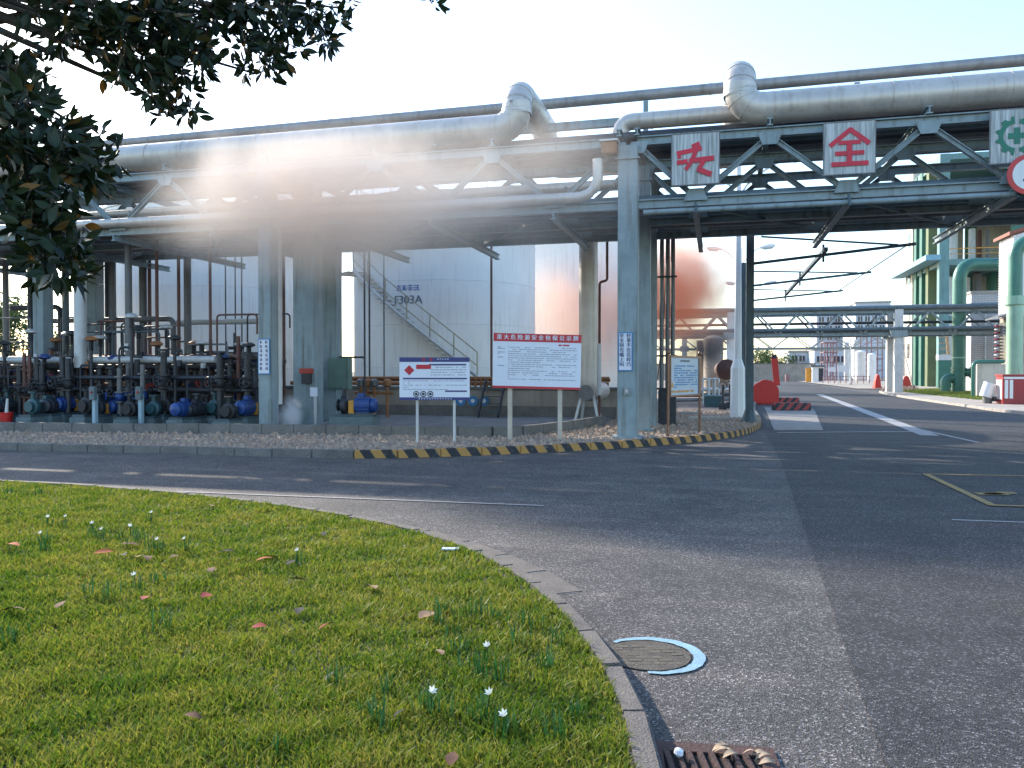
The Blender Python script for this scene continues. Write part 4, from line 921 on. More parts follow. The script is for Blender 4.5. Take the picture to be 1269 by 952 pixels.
# red boom barrier and striped concrete blocks
g = gnd(948, 501); t = thing('boom_barrier', 'red boom gate machine with its short arm raised beside striped blocks', 'barrier', tuple(g))
MB().prism([(-.75, 0), (.62, 0), (.62, .75), (.35, 1.12), (-.1, 1.2), (-.5, .95), (-.75, .45)], g, X, Zv, (0, 1, 0), -.35, .35).build('housing', REDP, t, bevel=.05)
MB().obox(g+X*.55+Zv*.9, (1, 0, .1), (-.1, 0, 1), (0, 1, 0), -.14, .14, 0, 1.4, -.06, .06).build('arm', REDP, t, bevel=.02); MB().cbox(g+X*.42+Zv*2.3, .22, .14, .18).build('arm_tip', MBLK, t)
MB().obox(g, X, Zv, (0, -1, 0), -.62, -.2, .1, .6, .351, .365).build('access_door', REDP, t)
def blockmat():
    m = STRIPE.copy(); m.name = 'block_stripes'; n = m.node_tree
    for q in n.nodes:
        if q.type == 'MIX' and not q.inputs[6].is_linked: q.inputs[6].default_value = (.33, .05, .045, 1)
        if q.type == 'MATH' and q.operation == 'DIVIDE': q.inputs[1].default_value = .36
        if q.type == 'MATH' and q.operation == 'MULTIPLY_ADD': q.inputs[1].default_value = -.9
    return m
BM = blockmat()
for (pa, pb, lab) in (((958, 509), (1003, 509), 'black and red striped concrete block nearer the stop line'), ((952, 501), (989, 501), 'black and red striped concrete block beside the red boom machine')):
    a, b = gnd(*pa), gnd(*pb); c = (a+b)/2; Lb = (b-a).length
    o = bpy.data.objects.new('barrier_block', MB().prism([(-.22, 0), (.22, 0), (.17, .3), (-.17, .3)], (0, 0, 0), (0, 1, 0), Zv, X, -Lb/2, Lb/2).mesh('barrier_block', BM, bevel=.015)); COL.objects.link(o)
    o.location = (c.x, c.y, .018); o.rotation_euler = (0, 0, math.atan2(b.y-a.y, b.x-a.x)); tag(o, lab, 'barrier block', 'striped concrete blocks')
# ================================================================== RIGHT SIDE AND FAR PLANT
def cyl(px, py0, py1, dep, rpx, m, name, label, cat, group=None, n=18, bands=0):
    """upright vessel standing on the ground; radius from its outline at that distance"""
    g = pd(px, 460, dep); zt = pd(px, py0, dep).z; zb = max(.05, pd(px, py1, dep).z); r = rpx*dep/F
    t = thing(name, label, cat, (g.x, g.y, zb), group)
    MB().lathe((g.x, g.y, zb), (0, 0, 1), [(0, r), (zt-zb, r)], n).build('shell', m, t, True)
    MB().lathe((g.x, g.y, zt), (0, 0, 1), [(.002, r*1.03), (.05, r*1.03), (r*.35, r*.6), (r*.45, r*.1)], n).build('top', m, t, True)
    for k in range(bands): MB().ring((g.x, g.y, zb+(zt-zb)*(k+1)/(bands+1)), (0, 0, 1), r, .03, n, 5).build('band', m, t)
    return t
# green process tower
c0 = pd(1163, 460, 75); UX, VY = c0.x, c0.y; VE = VY+14.5; ZG = .06
tw = thing('process_tower', 'open green and teal concrete process tower with blue canopy', 'building', (UX, VY, ZG))
def bx(name, m, *a, parent=None, bev=0): return MB().box(*a).build(name, m, parent or tw, bevel=bev)
TOP = 22
FL = (12.1, 17.6, TOP)
bx('column', TEALC, UX, UX+.85, VY, VY+.85, ZG, TOP)
for vv, m in ((VY+4.2, mat('olive_column', (.13, .16, .075), .7, 0, .2, 1, streak=.3)), (VY+6.8, GREENT), (VY+9.2, GREENT)): bx('column', m, UX+.02, UX+.8, vv, vv+1.0, ZG, TOP)
bx('stair_shaft', CREAM, UX+.1, UX+5, VY+11.2, VE, ZG, TOP+1)
for k in range(5): bx('window', GLASS, UX+.06, UX+.099, VY+12.2, VY+13.2, 3+k*4, 4.6+k*4)
bx('side_wall', TEALC, UX+.9, UX+1.1, VY+6.0, VY+11.15, ZG, 10)
for z in FL:
    bx('floor_slab', TEALC, UX+.1, UX+16, VY+.1, VE-3.4, z-.55, z)
    rl = MB().bar((UX+.9, VY+.2, z+1.0), (UX+15, VY+.2, z+1.0), .07, .07).bar((UX+.9, VY+.2, z+.5), (UX+15, VY+.2, z+.5), .05, .05)
    rl.build('railing', ORANGE if z < 13 else PIPEG, tw)
for uu in (UX+6.2, UX+11.5, UX+15.1): bx('column', TEALC if uu > UX+8 else GREENT, uu, uu+.85, VY+.02, VY+.87, ZG, TOP)
for uu in (UX+5, UX+10, UX+15): bx('column', GREENT, uu, uu+.8, VY+9.5, VY+10.3, ZG, TOP)
bx('canopy', mat('canopy_blue', (.20, .38, .46), .6, 0, .12, 1, streak=.2), UX-1.3, UX+.0-.005, VY-.6, VE+.6, 12.0, 12.5)
bx('back_wall', CREAM, UX+5.2, UX+16, VE-3.2, VE-3, ZG, TOP)
bx('beam', TEALC, UX+.9, UX+15, VY+.15, VY+.6, 6.2, 6.8)
bx('stair_flight', VORG, UX+1.2, UX+1.9, VY-.8, VY-.1, ZG, .3)
for s in (0, .8): MB().bar((UX+.9+s, VY-.7, .1), (UX-.4+s+.9, VY-.7, 5.2), .12, .25).build('ladder_rail', mat('tan_wood', (.42, .27, .15), .8), tw)
for k in range(9): MB().bar((UX+.85-k*.14, VY-.7, .5+k*.53), (UX+1.65-k*.14, VY-.7, .5+k*.53), .08, .08).build('ladder_rung', mat('tan_wood', (.42, .27, .15)), tw)
eqs = [(1179, 290, 318, 79, 6, PIPEW), (1203, 285, 318, 79, 4, PIPEW), (1212, 287, 318, 80, 3, PIPER), (1222, 285, 318, 79, 2.2, PIPEG), (1175, 345, 470, 78, 6.5, PIPEW), (1152, 350, 470, 82, 4, PIPER), (1210, 340, 470, 80, 5, PIPEG), (1199, 345, 470, 80, 2, PIPEW), (1228, 340, 470, 81, 6, GREENT), (1236, 200, 245, 79, 3, PIPEB)]
for k, (px, y0, y1, d, rp_, m) in enumerate(eqs):
    if y1 == 318: y1 = 460-(12.1-1.6)*F/d
    if y1 == 245: y1 = 460-(17.6-1.6)*F/d
    nm_ = {id(PIPEW): 'pale', id(PIPER): 'rust-brown', id(PIPEG): 'grey', id(GREENT): 'green', id(PIPEB): 'blue-grey'}[id(m)]
    lv = 'ground level' if y1 == 470 else 'an upper floor'
    cyl(px, y0, y1, d, rp_, m, 'process_vessel', f'{nm_} upright vessel on {lv} of the green tower', 'vessel', f'{nm_} vessels, {lv} of the tower', 14, 1)
g = pd(1157, 460, 73); t = thing('green_cabinet', 'green steel cabinet at the foot of the process tower', 'cabinet', (g.x+1.0, g.y, .06)); MB().box(g.x+.4, g.x+2.4, g.y, g.y+.8, .06, 2.6).build('body', GREENT, t, bevel=.03); MB().box(g.x+.38, g.x+2.42, g.y-.02, g.y+.82, 2.6, 3.1).build('top', PIPEW, t)
# green duct
g = pd(1188, 460, 56); zt = pd(1188, 328, 56).z
t = thing('green_duct', 'dark green vertical duct bending right above the grass verge', 'duct', (g.x, g.y, .09))
MB().path(bent([(g.x, g.y, .09), (g.x, g.y, zt), (g.x+3.6, g.y+1.5, zt+.1)], 1.2, 8), .44, 20).build('shell', GREENP, t, True)
for z in (1.5, 1.75, 2.5): MB().tube((g.x, g.y, z), (g.x, g.y, z+.1), .5 if z < 2 else .46, 20).build('flange', GREENP if z < 2 else GREENL, t, True)
MB().path(bent([(g.x+.1, g.y+.1, 1.1), (g.x-.9, g.y-.2, 1.1), (g.x-.9, g.y-.2, .05)], .4), .33, 14).build('drain_elbow', GREENP, t, True)
MB().lathe((g.x+.4, g.y, 1.5), (1, 0, 0), [(0, .3), (.3, .3), (.31, .4), (.45, .4)], 14).build('inlet_flange', GREENP, t, True)
# pale green stack over the red box
g = pd(1257, 460, 39); z1 = pd(0, 378, 39).z; z2 = pd(0, 300, 39).z
t = thing('pale_green_duct', 'pale green vertical duct with dark green arched top above the red box', 'duct', (g.x, g.y, 1.4))
MB().tube((g.x, g.y, 1.45), (g.x, g.y, z1), .36, 20).build('shell', GREENL, t, True)
MB().tube((g.x, g.y, z1), (g.x, g.y, z1+.42), .47, 20).build('collar', GREENL, t, True)
MB().path(bent([(g.x, g.y, z1+.42), (g.x, g.y, z2), (g.x+3.2, g.y+.3, z2+.2)], .8, 8), .31, 20).build('arch', GREENP, t, True)
MB().tube((g.x+.52, g.y+.1, .1), (g.x+.52, g.y+.1, 7.8), .07, 8).build('side_pipe', RUST, t)
a = gnd(1243, 501, .09); t = thing('red_cabinet', 'red fire cabinet with white louvred side under the pale green duct', 'cabinet', tuple(a))
MB().box(a.x, a.x+2.2, a.y, a.y+1.0, .09, 1.38).build('body', REDD, t, bevel=.02); MB().box(a.x-.04, a.x+2.24, a.y-.04, a.y+1.04, 1.38, 1.45).build('top', REDD, t)
for k in range(2): MB().box(a.x-.02, a.x-.004, a.y+.12+k*.42, a.y+.44+k*.42, .3, 1.2).build('louvre', WHITEP, t)
for k in range(2): MB().box(a.x+.06+k*.2, a.x+.2+k*.2, a.y-.014, a.y-.002, .35, 1.2).build('louvre', WHITEP, t)
MB().box(a.x+.03, a.x+2.1, a.y-.012, a.y-.002, 1.24, 1.34).build('stripe', WHITEP, t)
a = gnd(1224, 500, .09); t = thing('pipe_stub', 'short white pipe stub tilted on the verge beside the red cabinet', 'pipe', tuple(a))
MB().tube(a+Vector((-.1, 0, .3)), a+Vector((.1, 0, .95)), .27, 16).build('barrel', WHITEP, t, True); MB().tube(a+Vector((-.02, 0, 0)), a+Vector((-.02, 0, .35)), .2, 14).build('foot', PIPEG, t, True); MB().tube((a.x+.2, a.y, .3), (a.x+1.4, a.y+.3, .3), .12, 10).build('branch', PIPEG, t, True)
# tiled cabin
a = pd(1203, 460, 60); b = pd(1240, 460, 60); zt = pd(0, 364, 60).z; wd = (b.x-a.x)
t = thing('tiled_cabin', 'tall pale tiled cabin with a blue stripe behind the green duct', 'building', (a.x, a.y, .09))
def tilemat(name, c, sx, sz):
    m = bpy.data.materials.new(name); m.use_nodes = True; n = m.node_tree; L = n.links; N = n.nodes.new; b_ = n.nodes['Principled BSDF']; b_.inputs['Roughness'].default_value = .5
    g_ = N('ShaderNodeNewGeometry'); s_ = N('ShaderNodeSeparateXYZ'); L.new(g_.outputs['Position'], s_.inputs[0]); ad = N('ShaderNodeMath'); L.new(s_.outputs[0], ad.inputs[0]); L.new(s_.outputs[1], ad.inputs[1])
    cb = N('ShaderNodeCombineXYZ'); L.new(ad.outputs[0], cb.inputs[0]); L.new(s_.outputs[2], cb.inputs[1])
    br = N('ShaderNodeTexBrick'); br.inputs['Scale'].default_value = 1; br.inputs['Brick Width'].default_value = sx; br.inputs['Row Height'].default_value = sz; br.inputs['Mortar Size'].default_value = .012
    br.inputs['Color1'].default_value = (*c, 1); br.inputs['Color2'].default_value = (*[x*.9 for x in c], 1); br.inputs['Mortar'].default_value = (*[x*.5 for x in c], 1); L.new(cb.outputs[0], br.inputs['Vector'])
    no = N('ShaderNodeTexNoise'); no.inputs['Scale'].default_value = .8; no.inputs['Detail'].default_value = 6; L.new(g_.outputs['Position'], no.inputs['Vector'])
    r = N('ShaderNodeMapRange'); r.inputs[3].default_value = .75; r.inputs[4].default_value = 1.15; L.new(no.outputs[0], r.inputs[0])
    mx = N('ShaderNodeMix'); mx.data_type = 'RGBA'; mx.blend_type = 'MULTIPLY'; mx.inputs[0].default_value = 1; L.new(br.outputs[0], mx.inputs[6]); L.new(r.outputs[0], mx.inputs[7]); L.new(mx.outputs[2], b_.inputs['Base Color']); return m
TILE = tilemat('white_tile', (.52, .50, .50), .45, .15)
MB().box(a.x, a.x+wd, a.y, a.y+1.6, .09, zt).build('wall', TILE, t); MB().box(a.x-.08, a.x+wd+.08, a.y-.08, a.y+1.7, zt, zt+.18).build('parapet', CONCP, t); MB().box(a.x-.012, a.x+wd+.01, a.y-.012, a.y+1.61, zt-1.05, zt-.72).build('stripe', mat('stripe_blue', (.07, .25, .33), .5), t)
MB().tube((a.x+.95, a.y-.08, 1.5), (a.x+.95, a.y-.08, zt-.8), .06, 8).build('downpipe', PIPEW, t)
# white corrugated building
a = pd(1255, 460, 47.5); zt = pd(0, 292, 47.5).z
t = thing('corrugated_shed', 'white corrugated shed with a sloping red-edged roof at the verge', 'building', (a.x, a.y, .09))
n_r = 30
for k in range(n_r):
    z = 4.9+k*(zt-4.9)/n_r; dz = (zt-4.9)/n_r
    MB().prism([(0, 0), (-.05, dz*.5), (0, dz), (.1, dz), (.1, 0)], (a.x, a.y, z), X, Zv, (0, 1, 0), -.02, 2.5).build('cladding_sheet', WHITEP, t)
    MB().prism([(0, 0), (-.05, dz*.5), (0, dz), (.1, dz), (.1, 0)], (a.x+.08, a.y, z), (0, 1, 0), Zv, (1, 0, 0), 0.02, 9).build('cladding_sheet', WHITEP, t)
MB().box(a.x+.05, a.x+9, a.y+.06, a.y+2.5, .09, 4.9).build('lower_wall', CONC, t)
MB().prism([(-.3, 0), (4.5, 1.6), (9.3, 0), (9.3, .2), (4.5, 1.8), (-.3, .2)], (a.x, a.y-.2, zt), X, Zv, (0, 1, 0), 0, 2.9).build('roof', mat('roof_red', (.25, .09, .06), .7), t)
MB().prism([(0, 0), (4.5, 1.5), (9, 0)], (a.x+.1, a.y, zt), X, Zv, (0, 1, 0), .01, .1).build('gable', WHITEP, t)
MB().box(a.x+.01, a.x+.048, a.y+.5, a.y+2.3, 2.2, 4.6).build('window', GLASS, t)
MB().prism([(0, 0), (.9, .35), (.9, .43), (0, .08)], (a.x-.9, a.y-.4, 4.75), X, Zv, (0, 1, 0), 0, 2.5).build('awning', PIPEG, t)
for k in range(12): MB().ring((a.x-.1, a.y+2.45, 2.2+k*.2), (0, 0, 1), .12, .05, 10, 5).build('hose_coil', REDD if k % 2 else WHITEP, t)
a = pd(1211, 460, 46.5); b = pd(1247, 460, 46.5)
o = MB().box(a.x, b.x+2, a.y, a.y+.25, .09, 2.0).build('low_wall', CREAM, bevel=.02); tag(o, 'cream rendered low wall in front of the corrugated shed', 'wall')
a = pd(1206, 460, 46); pipe('yard_pipe', bent([(a.x, a.y, .1), (a.x, a.y, 2.15), (a.x+1.6, a.y, 2.15)], .35), .11, GREENP, 'dark green hooked pipe over the cream low wall')
# grass and rubble on the verge
GR = mat('verge_grass', (.10, .16, .03), .9, 0, .3, 3, col2=(.20, .22, .05), trans=.3)
gm_ = MB(); rs = random.Random(4)
vp = [gnd(1098, 485), gnd(1150, 491), gnd(1222, 499), gnd(1225, 489), gnd(1160, 484)]
vpoly = [(p.x, p.y) for p in vp]; k = 0
x0, x1, y0, y1 = min(p[0] for p in vpoly), max(p[0] for p in vpoly), min(p[1] for p in vpoly), max(p[1] for p in vpoly)
while k < 9000:
    x, y = rs.uniform(x0, x1), rs.uniform(y0, y1)
    if not inpoly(x, y, vpoly): continue
    a_ = rs.random()*6.3; h_ = rs.uniform(.06, .16); gm_.add([(x-.03*math.cos(a_), y-.03*math.sin(a_), .09), (x+.03*math.cos(a_), y+.03*math.sin(a_), .09), (x+rs.uniform(-.06, .06), y+rs.uniform(-.06, .06), .09+h_)], [(0, 1, 2)]); k += 1
tag(stuff(gm_.build('verge_grass', GR)), 'patch of rough green grass on the verge by the green duct', 'grass')
rb = MB()
for k in range(260):
    p = gnd(1118+rs.gauss(0, 9), 484+rs.gauss(0, 1.2)); r_ = rs.uniform(.08, .3)
    rb.add([(p.x+r_*rs.uniform(.6, 1)*math.cos(j*1.57), p.y+r_*math.sin(j*1.57), .07) for j in range(4)]+[(p.x, p.y, .1+r_*rs.uniform(.6, 1.3))], [(0, 1, 4), (1, 2, 4), (2, 3, 4), (3, 0, 4)])
tag(stuff(rb.build('rubble', mat('rubble', (.19, .13, .10), .95, 0, .3, 3))), 'heap of brown earth and rubble on the verge corner', 'rubble')
# red plastic barriers by the second rack
for px, py, wpx, hpx, lab in ((1087, 481, 7, 17, 'upright red plastic barrier beside the second rack column'), (1122, 482, 12, 16, 'leaning red plastic barrier beside the rubble heap')):
    g = gnd(px, py, .09); d = (g-Vector((0, 0, g.z))).dot(IF); w = wpx*d/F; h = hpx*d/F
    t = thing('plastic_barrier', lab, 'barrier', tuple(g))
    MB().prism([(-w*.55, 0), (w*.55, 0), (w*.45, h*.5), (w*.2, h), (-w*.2, h), (-w*.45, h*.5)], g, IR, Zv, IF, -.25, .25).build('shell', REDP, t, bevel=.06); MB().obox(g, IR, Zv, IF, -w*.62, w*.62, 0, .12, -.32, .32).build('foot', REDP, t)
# ---- second and third racks over the side road
def far_rack(name, label, v, u0, u1, zb, zt, step, cols, cw, m):
    t = thing(name, label, 'pipe rack', (cols[0], v, .06)); ch = .22
    for dv in (0, 2.6):
        for z in (zb, zt): MB().ibeam((u0, v+dv, z), (u1, v+dv, z), ch, ch).build('chord', m, t)
        k = 0; u = u0
        while u+step < u1:
            MB().bar((u, v+dv, zt if k % 2 else zb), (u+step, v+dv, zb if k % 2 else zt), .12, .12).build('diagonal', m, t); k += 1; u += step
        for c in cols:
            MB().box(c-cw/2, c+cw/2, v+dv-cw/2, v+dv+cw/2, .03, zt+.3).build('column', PIPEW, t)
            MB().box(c-cw, c+cw, v+dv-cw*.7, v+dv+cw*.7, zb-.25, zb+.35).build('bracket', m, t)
    return t
far_rack('pipe_rack', 'second blue-grey pipe rack crossing the side road beyond the boom', 61.5, -16, 26, 4.25, 5.85, 1.45, (.95, 12.4), .55, STEEL)
for k, (v, z, r_, m) in enumerate(((61.3, 6.1, .16, PIPEB), (62.2, 6.15, .2, PIPEG), (63, 6.12, .14, PIPEB), (61.9, 4.55, .18, PIPEB), (63.2, 4.5, .15, PIPEG), (61.15, 4.6, .12, PIPEB), (62.5, 5.1, .1, PIPED))):
    pipe('far_pipe', [(-16, v, z), (26, v, z)], r_, m, vn[id(m)]+' pipe carried by the second rack over the side road', 'pipes on the second rack, '+vn[id(m)], n=8)
a = onv(1029, 383, 62.4); b = onv(1078, 383, 62.4); pipe('loop_pipe', bent([(a.x, 62.4, 6.1), (a.x, 62.4, a.z), (b.x, 62.4, a.z), (b.x, 62.4, 6.1)], .12), .2, PIPEW, 'pale square pipe loop standing on the second rack')
far_rack('pipe_rack', 'third thin pipe rack far down the side road', 100, -20, 21.5, 4.3, 6.0, 2.2, (-4, 20.9), .5, STEELG)
pipe('far_pipe', [(-20, 100.5, 6.3), (21, 100.5, 6.3)], .2, PIPEG, 'grey pipe carried by the farthest rack', n=8)
# ---- boundary wall, gatehouse, far buildings
a, b = pd(922, 460, 128), pd(1008, 460, 128); zt = pd(0, 451.5, 128).z
t = thing('boundary_wall', 'long grey rendered boundary wall closing the side road', 'wall', (a.x, a.y, 0)); MB().box(a.x-40, b.x, a.y, a.y+.3, 0, zt).build('wall', CONC, t); MB().box(a.x-40, b.x+.05, a.y-.05, a.y+.35, zt, zt+.15).build('coping', CONCD, t)
def fbuild(px0, px1, py0, dep, dp, m, label, wins, wsz, name='far_building'):
    a, b = pd(px0, 460, dep), pd(px1, 460, dep); zt = pd(0, py0, dep).z
    t = thing(name, label, 'building', (a.x, a.y, 0)); MB().box(a.x, b.x, a.y, a.y+dp, 0, zt).build('wall', m, t); MB().box(a.x-.2, b.x+.2, a.y-.2, a.y+dp+.2, zt, zt+.4).build('roof', CONCP, t)
    for px, py in wins:
        q = onv(px, py, a.y); w = MB().box(q.x-wsz[0]/2, q.x+wsz[0]/2, a.y-.06, a.y-.005, q.z-wsz[1]/2, q.z+wsz[1]/2).build('window', GLASS, t); MB().box(q.x-wsz[0]/2-.1, q.x+wsz[0]/2+.1, a.y-.12, a.y-.005, q.z-wsz[1]/2-.16, q.z-wsz[1]/2-.02).build('sill', CONCP, w)
        MB().box(q.x-.05, q.x+.05, a.y-.09, a.y-.061, q.z-wsz[1]/2, q.z+wsz[1]/2).build('mullion', WHITEP, w)
    return t
FARW = mat('far_render', (.55, .58, .62), .8, 0, .08, .3, streak=.15)
fbuild(978, 1003, 437, 150, 10, FARW, 'low white far building with two windows behind the boundary wall', [(985, 444), (994, 444)], (.95, .95))
fbuild(1009, 1052, 434, 140, 12, FARW, 'low white far building with four windows right of the gatehouse', [(1016, 445), (1024, 445), (1037, 445), (1046, 445)], (.95, 1.0))
fbuild(1060, 1101, 376, 190, 20, FARW, 'tall pale far building showing above the second rack', [(1066+k*9, 384+j*11) for k in range(4) for j in range(3)], (1.0, 1.1))
fbuild(1012, 1058, 386, 215, 16, mat('far_grey', (.42, .45, .50), .8, 0, .08, .3), 'grey far building behind the second rack', [(1018+k*10, 396+j*11) for k in range(4) for j in range(3)], (1.2, 1.2))
g = pd(1013, 460, 112); t = thing('guard_booth', 'small white guard booth with a dark window at the far gate', 'booth', (g.x, g.y, 0)); MB().box(g.x-.75, g.x+.75, g.y-.6, g.y+.8, 0, 2.2).build('body', WHITEP, t); MB().box(g.x-.95, g.x+.95, g.y-.8, g.y+1, 2.2, 2.4).build('roof', STEELD, t); MB().box(g.x+.1, g.x+.72, g.y-.64, g.y-.602, .2, 2.0).build('door', GLASS, t)
g = pd(1002, 460, 113); t = thing('gate_pillar', 'orange gate pillar beside the guard booth', 'pillar', (g.x, g.y, 0)); MB().box(g.x-.35, g.x+.35, g.y-.3, g.y+.3, 0, 1.9).build('shaft', ORANGE, t, bevel=.03); MB().box(g.x-.4, g.x+.4, g.y-.35, g.y+.35, 1.9, 2.02).build('cap', ORANGE, t)
g = pd(976, 460, 120); t = thing('waste_drum', 'small pink drum before the boundary wall', 'drum', (g.x, g.y, 0)); MB().lathe((g.x, g.y, 0), (0, 0, 1), [(0, .35), (1.1, .38)], 14).build('barrel', PINKST, t, True); MB().ring((g.x, g.y, .55), (0, 0, 1), .37, .03, 14, 5).build('hoop', PINKST, t)
g = pd(1054, 460, 92); t = thing('flag_pole', 'thin white pole standing before the far gate', 'pole', (g.x, g.y, 0)); MB().tube((g.x, g.y, 0), (g.x, g.y, 5.4), .09, 8, .06).build('shaft', WHITEP, t); MB().lathe((g.x, g.y, 0), (0, 0, 1), [(0, .25), (.15, .2)], 8).build('base', CONC, t)
for px, py, w, h, d in ((1046, 457, 1.5, .8, 95), (1031, 458, .9, .6, 100)):
    g = pd(px, 460, d); t = thing('gate_sign', 'white sign panel on posts near the far gate', 'sign', (g.x, g.y, 0), 'white sign panels near the far gate'); zc = pd(0, py, d).z; MB().box(g.x-w/2, g.x+w/2, g.y-.03, g.y+.03, zc-h/2, zc+h/2).build('panel', BOARDW, t)
    for s in (-.4, .4): MB().box(g.x+s*w-.04, g.x+s*w+.04, g.y+.03, g.y+.1, 0, zc+h/2).build('post', PIPEW, t)
# pink steelwork
for px0, px1, yt, d, lab in ((1022, 1036, 424, 125, 'pink steel framework tower behind the guard booth'), (1066, 1092, 416, 128, 'pink steel framework with decks beyond the second rack')):
    a, b = pd(px0, 460, d), pd(px1, 460, d); zt = pd(0, yt, d).z; t = thing('steel_framework', lab, 'framework', (a.x, a.y, 0), None)
    for u in np.linspace(a.x, b.x, 3):
        for vv in (a.y, a.y+4): MB().bar((u, vv, 0), (u, vv, zt), .18, .18).build('post', PINKST, t)
    for k in range(1, 5):
        MB().box(a.x-.2, b.x+.2, a.y-.2, a.y+4.2, zt*k/4-.1, zt*k/4).build('deck', PINKST, t)
        MB().bar((a.x, a.y-.1, zt*k/4+.6), (b.x, a.y-.1, zt*k/4+.6), .08, .08).build('rail', PINKST, t); MB().bar((a.x, a.y-.05, zt*(k-1)/4), (b.x, a.y-.05, zt*k/4), .1, .1).build('brace', PINKST, t)
a, b = pd(1020, 460, 100), pd(1075, 460, 100); t = thing('fence', 'low pink pipe fence near the far gate', 'fence', (a.x, a.y, 0))
for k in range(9): u = a.x+(b.x-a.x)*k/8; MB().tube((u, a.y, 0), (u, a.y, 1.0), .05, 6).build('post', PINKST, t)
for z in (.5, .95): MB().tube((a.x, a.y, z), (b.x, a.y, z), .045, 6).build('rail', PINKST, t)
for px, y0, d, r_, m, lab in ((1066, 437, 100, 6, WHITEP, 'squat white tank beyond the second rack columns'), (1080, 440, 108, 5, WHITEP, 'small white tank beside the pink framework'), (1049, 425, 112, 3, PIPEW, 'slim pale column vessel by the far gate'), (1060, 422, 112, 2.4, PIPEW, 'slimmest pale column vessel by the far gate'), (1108, 450, 85, 5, SIGNB, 'small blue tank behind the second rack'), (884, 421, 46, 12, CONC, 'grey concrete silo half hidden in dark smoke'), (869, 424, 47, 6, CONC, 'slim grey concrete silo beside the broader silo')):
    cyl(px, y0, 472 if d > 60 else 490, d, r_, m, 'small_tank', lab, 'tank', None, 18, 3)
# exchanger drum and low pipework right of the notice board
g = pd(902, 458, 43); t = thing('exchanger', 'rusty drum heat exchanger lying behind the lamp base', 'exchanger', (g.x, g.y, .1))
MB().lathe(g+Vector((-.3, 1.5, 0)), (0.15, -1, 0), [(0, .45), (1.5, .45), (1.52, .56), (1.62, .56), (1.64, .4), (1.8, .15)], 18).build('shell', RUST, t, True)
for dv in (.2, 1.2): MB().box(g.x-.55, g.x+.1, g.y+dv, g.y+dv+.2, .1, g.z-.4).build('saddle', CONC, t)
g = pd(885, 500, 33); t = thing('teal_tank', 'small pale teal box tank on the gravel behind the notice board', 'tank', (g.x, g.y, .1)); MB().box(g.x-.4, g.x+.35, g.y, g.y+.6, .1, .55).build('body', MTEAL, t, bevel=.02); MB().box(g.x-.43, g.x+.38, g.y-.03, g.y+.63, .55, .6).build('lid', TEALC, t)
for k, px in enumerate((871, 879, 884)):
    g = pd(px, 470, 36); pipe('hoop_pipe', bent([(g.x, g.y, .1), (g.x, g.y, 1.25), (g.x+.24, g.y, 1.25), (g.x+.24, g.y, .1)], .06), .045, PIPEW, 'white hoop pipe standing behind the bronze notice board', 'white hoop pipes', n=8)
for z, m in ((.75, PIPEW), (.5, PIPED), (.3, PIPEG)):
    a, b = pd(820, 460, 35), pd(912, 460, 37); pipe('low_pipe', [(a.x, a.y+z, z), (b.x, b.y+z, z)], .09, m, vn[id(m)]+' low pipe across the gravel behind the notice board', None, n=10)
for px, d in ((832, 33), (905, 32), (896, 31)):
    g = pd(px, 460, d); t = thing('valve_post', 'black valve post with hand wheel on the gravel verge', 'valve', (g.x, g.y, .1), 'valve posts on the verge'); MB().tube((g.x, g.y, .1), (g.x, g.y, 1.05), .05, 8).build('stem', PIPED, t); handwheel(MB(), (g.x, g.y-.1, 1.05), (0, -1, .6), .16).build('handwheel', IRON, t); MB().box(g.x-.15, g.x+.15, g.y-.12, g.y+.12, .1, .35).build('valve_body', MBLK, t)
for px, py, w in ((880, 521, 1.3), (815, 517, 1.0), (856, 514, .7)):
    g = gnd(px, py, .1); o = MB().box(g.x-w/2, g.x+w/2, g.y, g.y+.25, .1, .2).build('concrete_slab', CONCP, bevel=.02); tag(o, 'loose pale concrete slab on the gravel verge', 'slab', 'loose slabs on the verge')
# ---- background vegetation: trees made of leaf clumps
LEAFF = mat('far_leaf', (.035, .075, .02), .7, 0, .4, .7, col2=(.08, .12, .035), trans=.25)
def far_tree(px, dep, hgt, rad, label, n=2600, seed=1, group=None, hole=0.):
    rs = random.Random(seed); g = pd(px, 460, dep); g.z = 0
    t = thing('tree', label, 'tree', tuple(g), group); MB().tube(g, g+Zv*hgt*.6, hgt*.035, 8, hgt*.02).build('trunk', BARK, t)
    cl = [(g+Vector((rs.gauss(0, rad*.5), rs.gauss(0, rad*.5), hgt*(.42+.5*rs.random()))), rad*rs.uniform(.28, .5)) for _ in range(16)]
    for c, r in cl[:5]: MB().path([g+Zv*hgt*.35, (g+Zv*hgt*.45+c)/2, c], [hgt*.015, hgt*.01, .02], 6).build('limb', BARK, t)
    m = MB()
    for k in range(n):
        c, r = rs.choice(cl); d = Vector((rs.gauss(0, 1), rs.gauss(0, 1), rs.gauss(0, 1))).normalized()*r*rs.uniform(.45, 1.05); p = c+d; s = rad*rs.uniform(.035, .075)
        a_ = Vector((rs.gauss(0, 1), rs.gauss(0, 1), rs.gauss(0, 1))).normalized(); b_ = a_.cross(Vector((rs.gauss(0, 1), rs.gauss(0, 1), rs.gauss(0, 1)))).normalized()
        m.add([p-a_*s, p+b_*s*.5, p+a_*s, p-b_*s*.5], [(0, 1, 2, 3)])
    stuff(m.build('crown', LEAFF, t)); return t
far_tree(938, 145, 5.6, 3.4, 'round dark tree rising above the boundary wall', 1600, 1); far_tree(966, 150, 4.6, 3.2, 'low green tree beside the round one behind the boundary wall', 1600, 2); far_tree(950, 155, 4.2, 2.6, 'small tree between two others behind the boundary wall', 1200, 5)
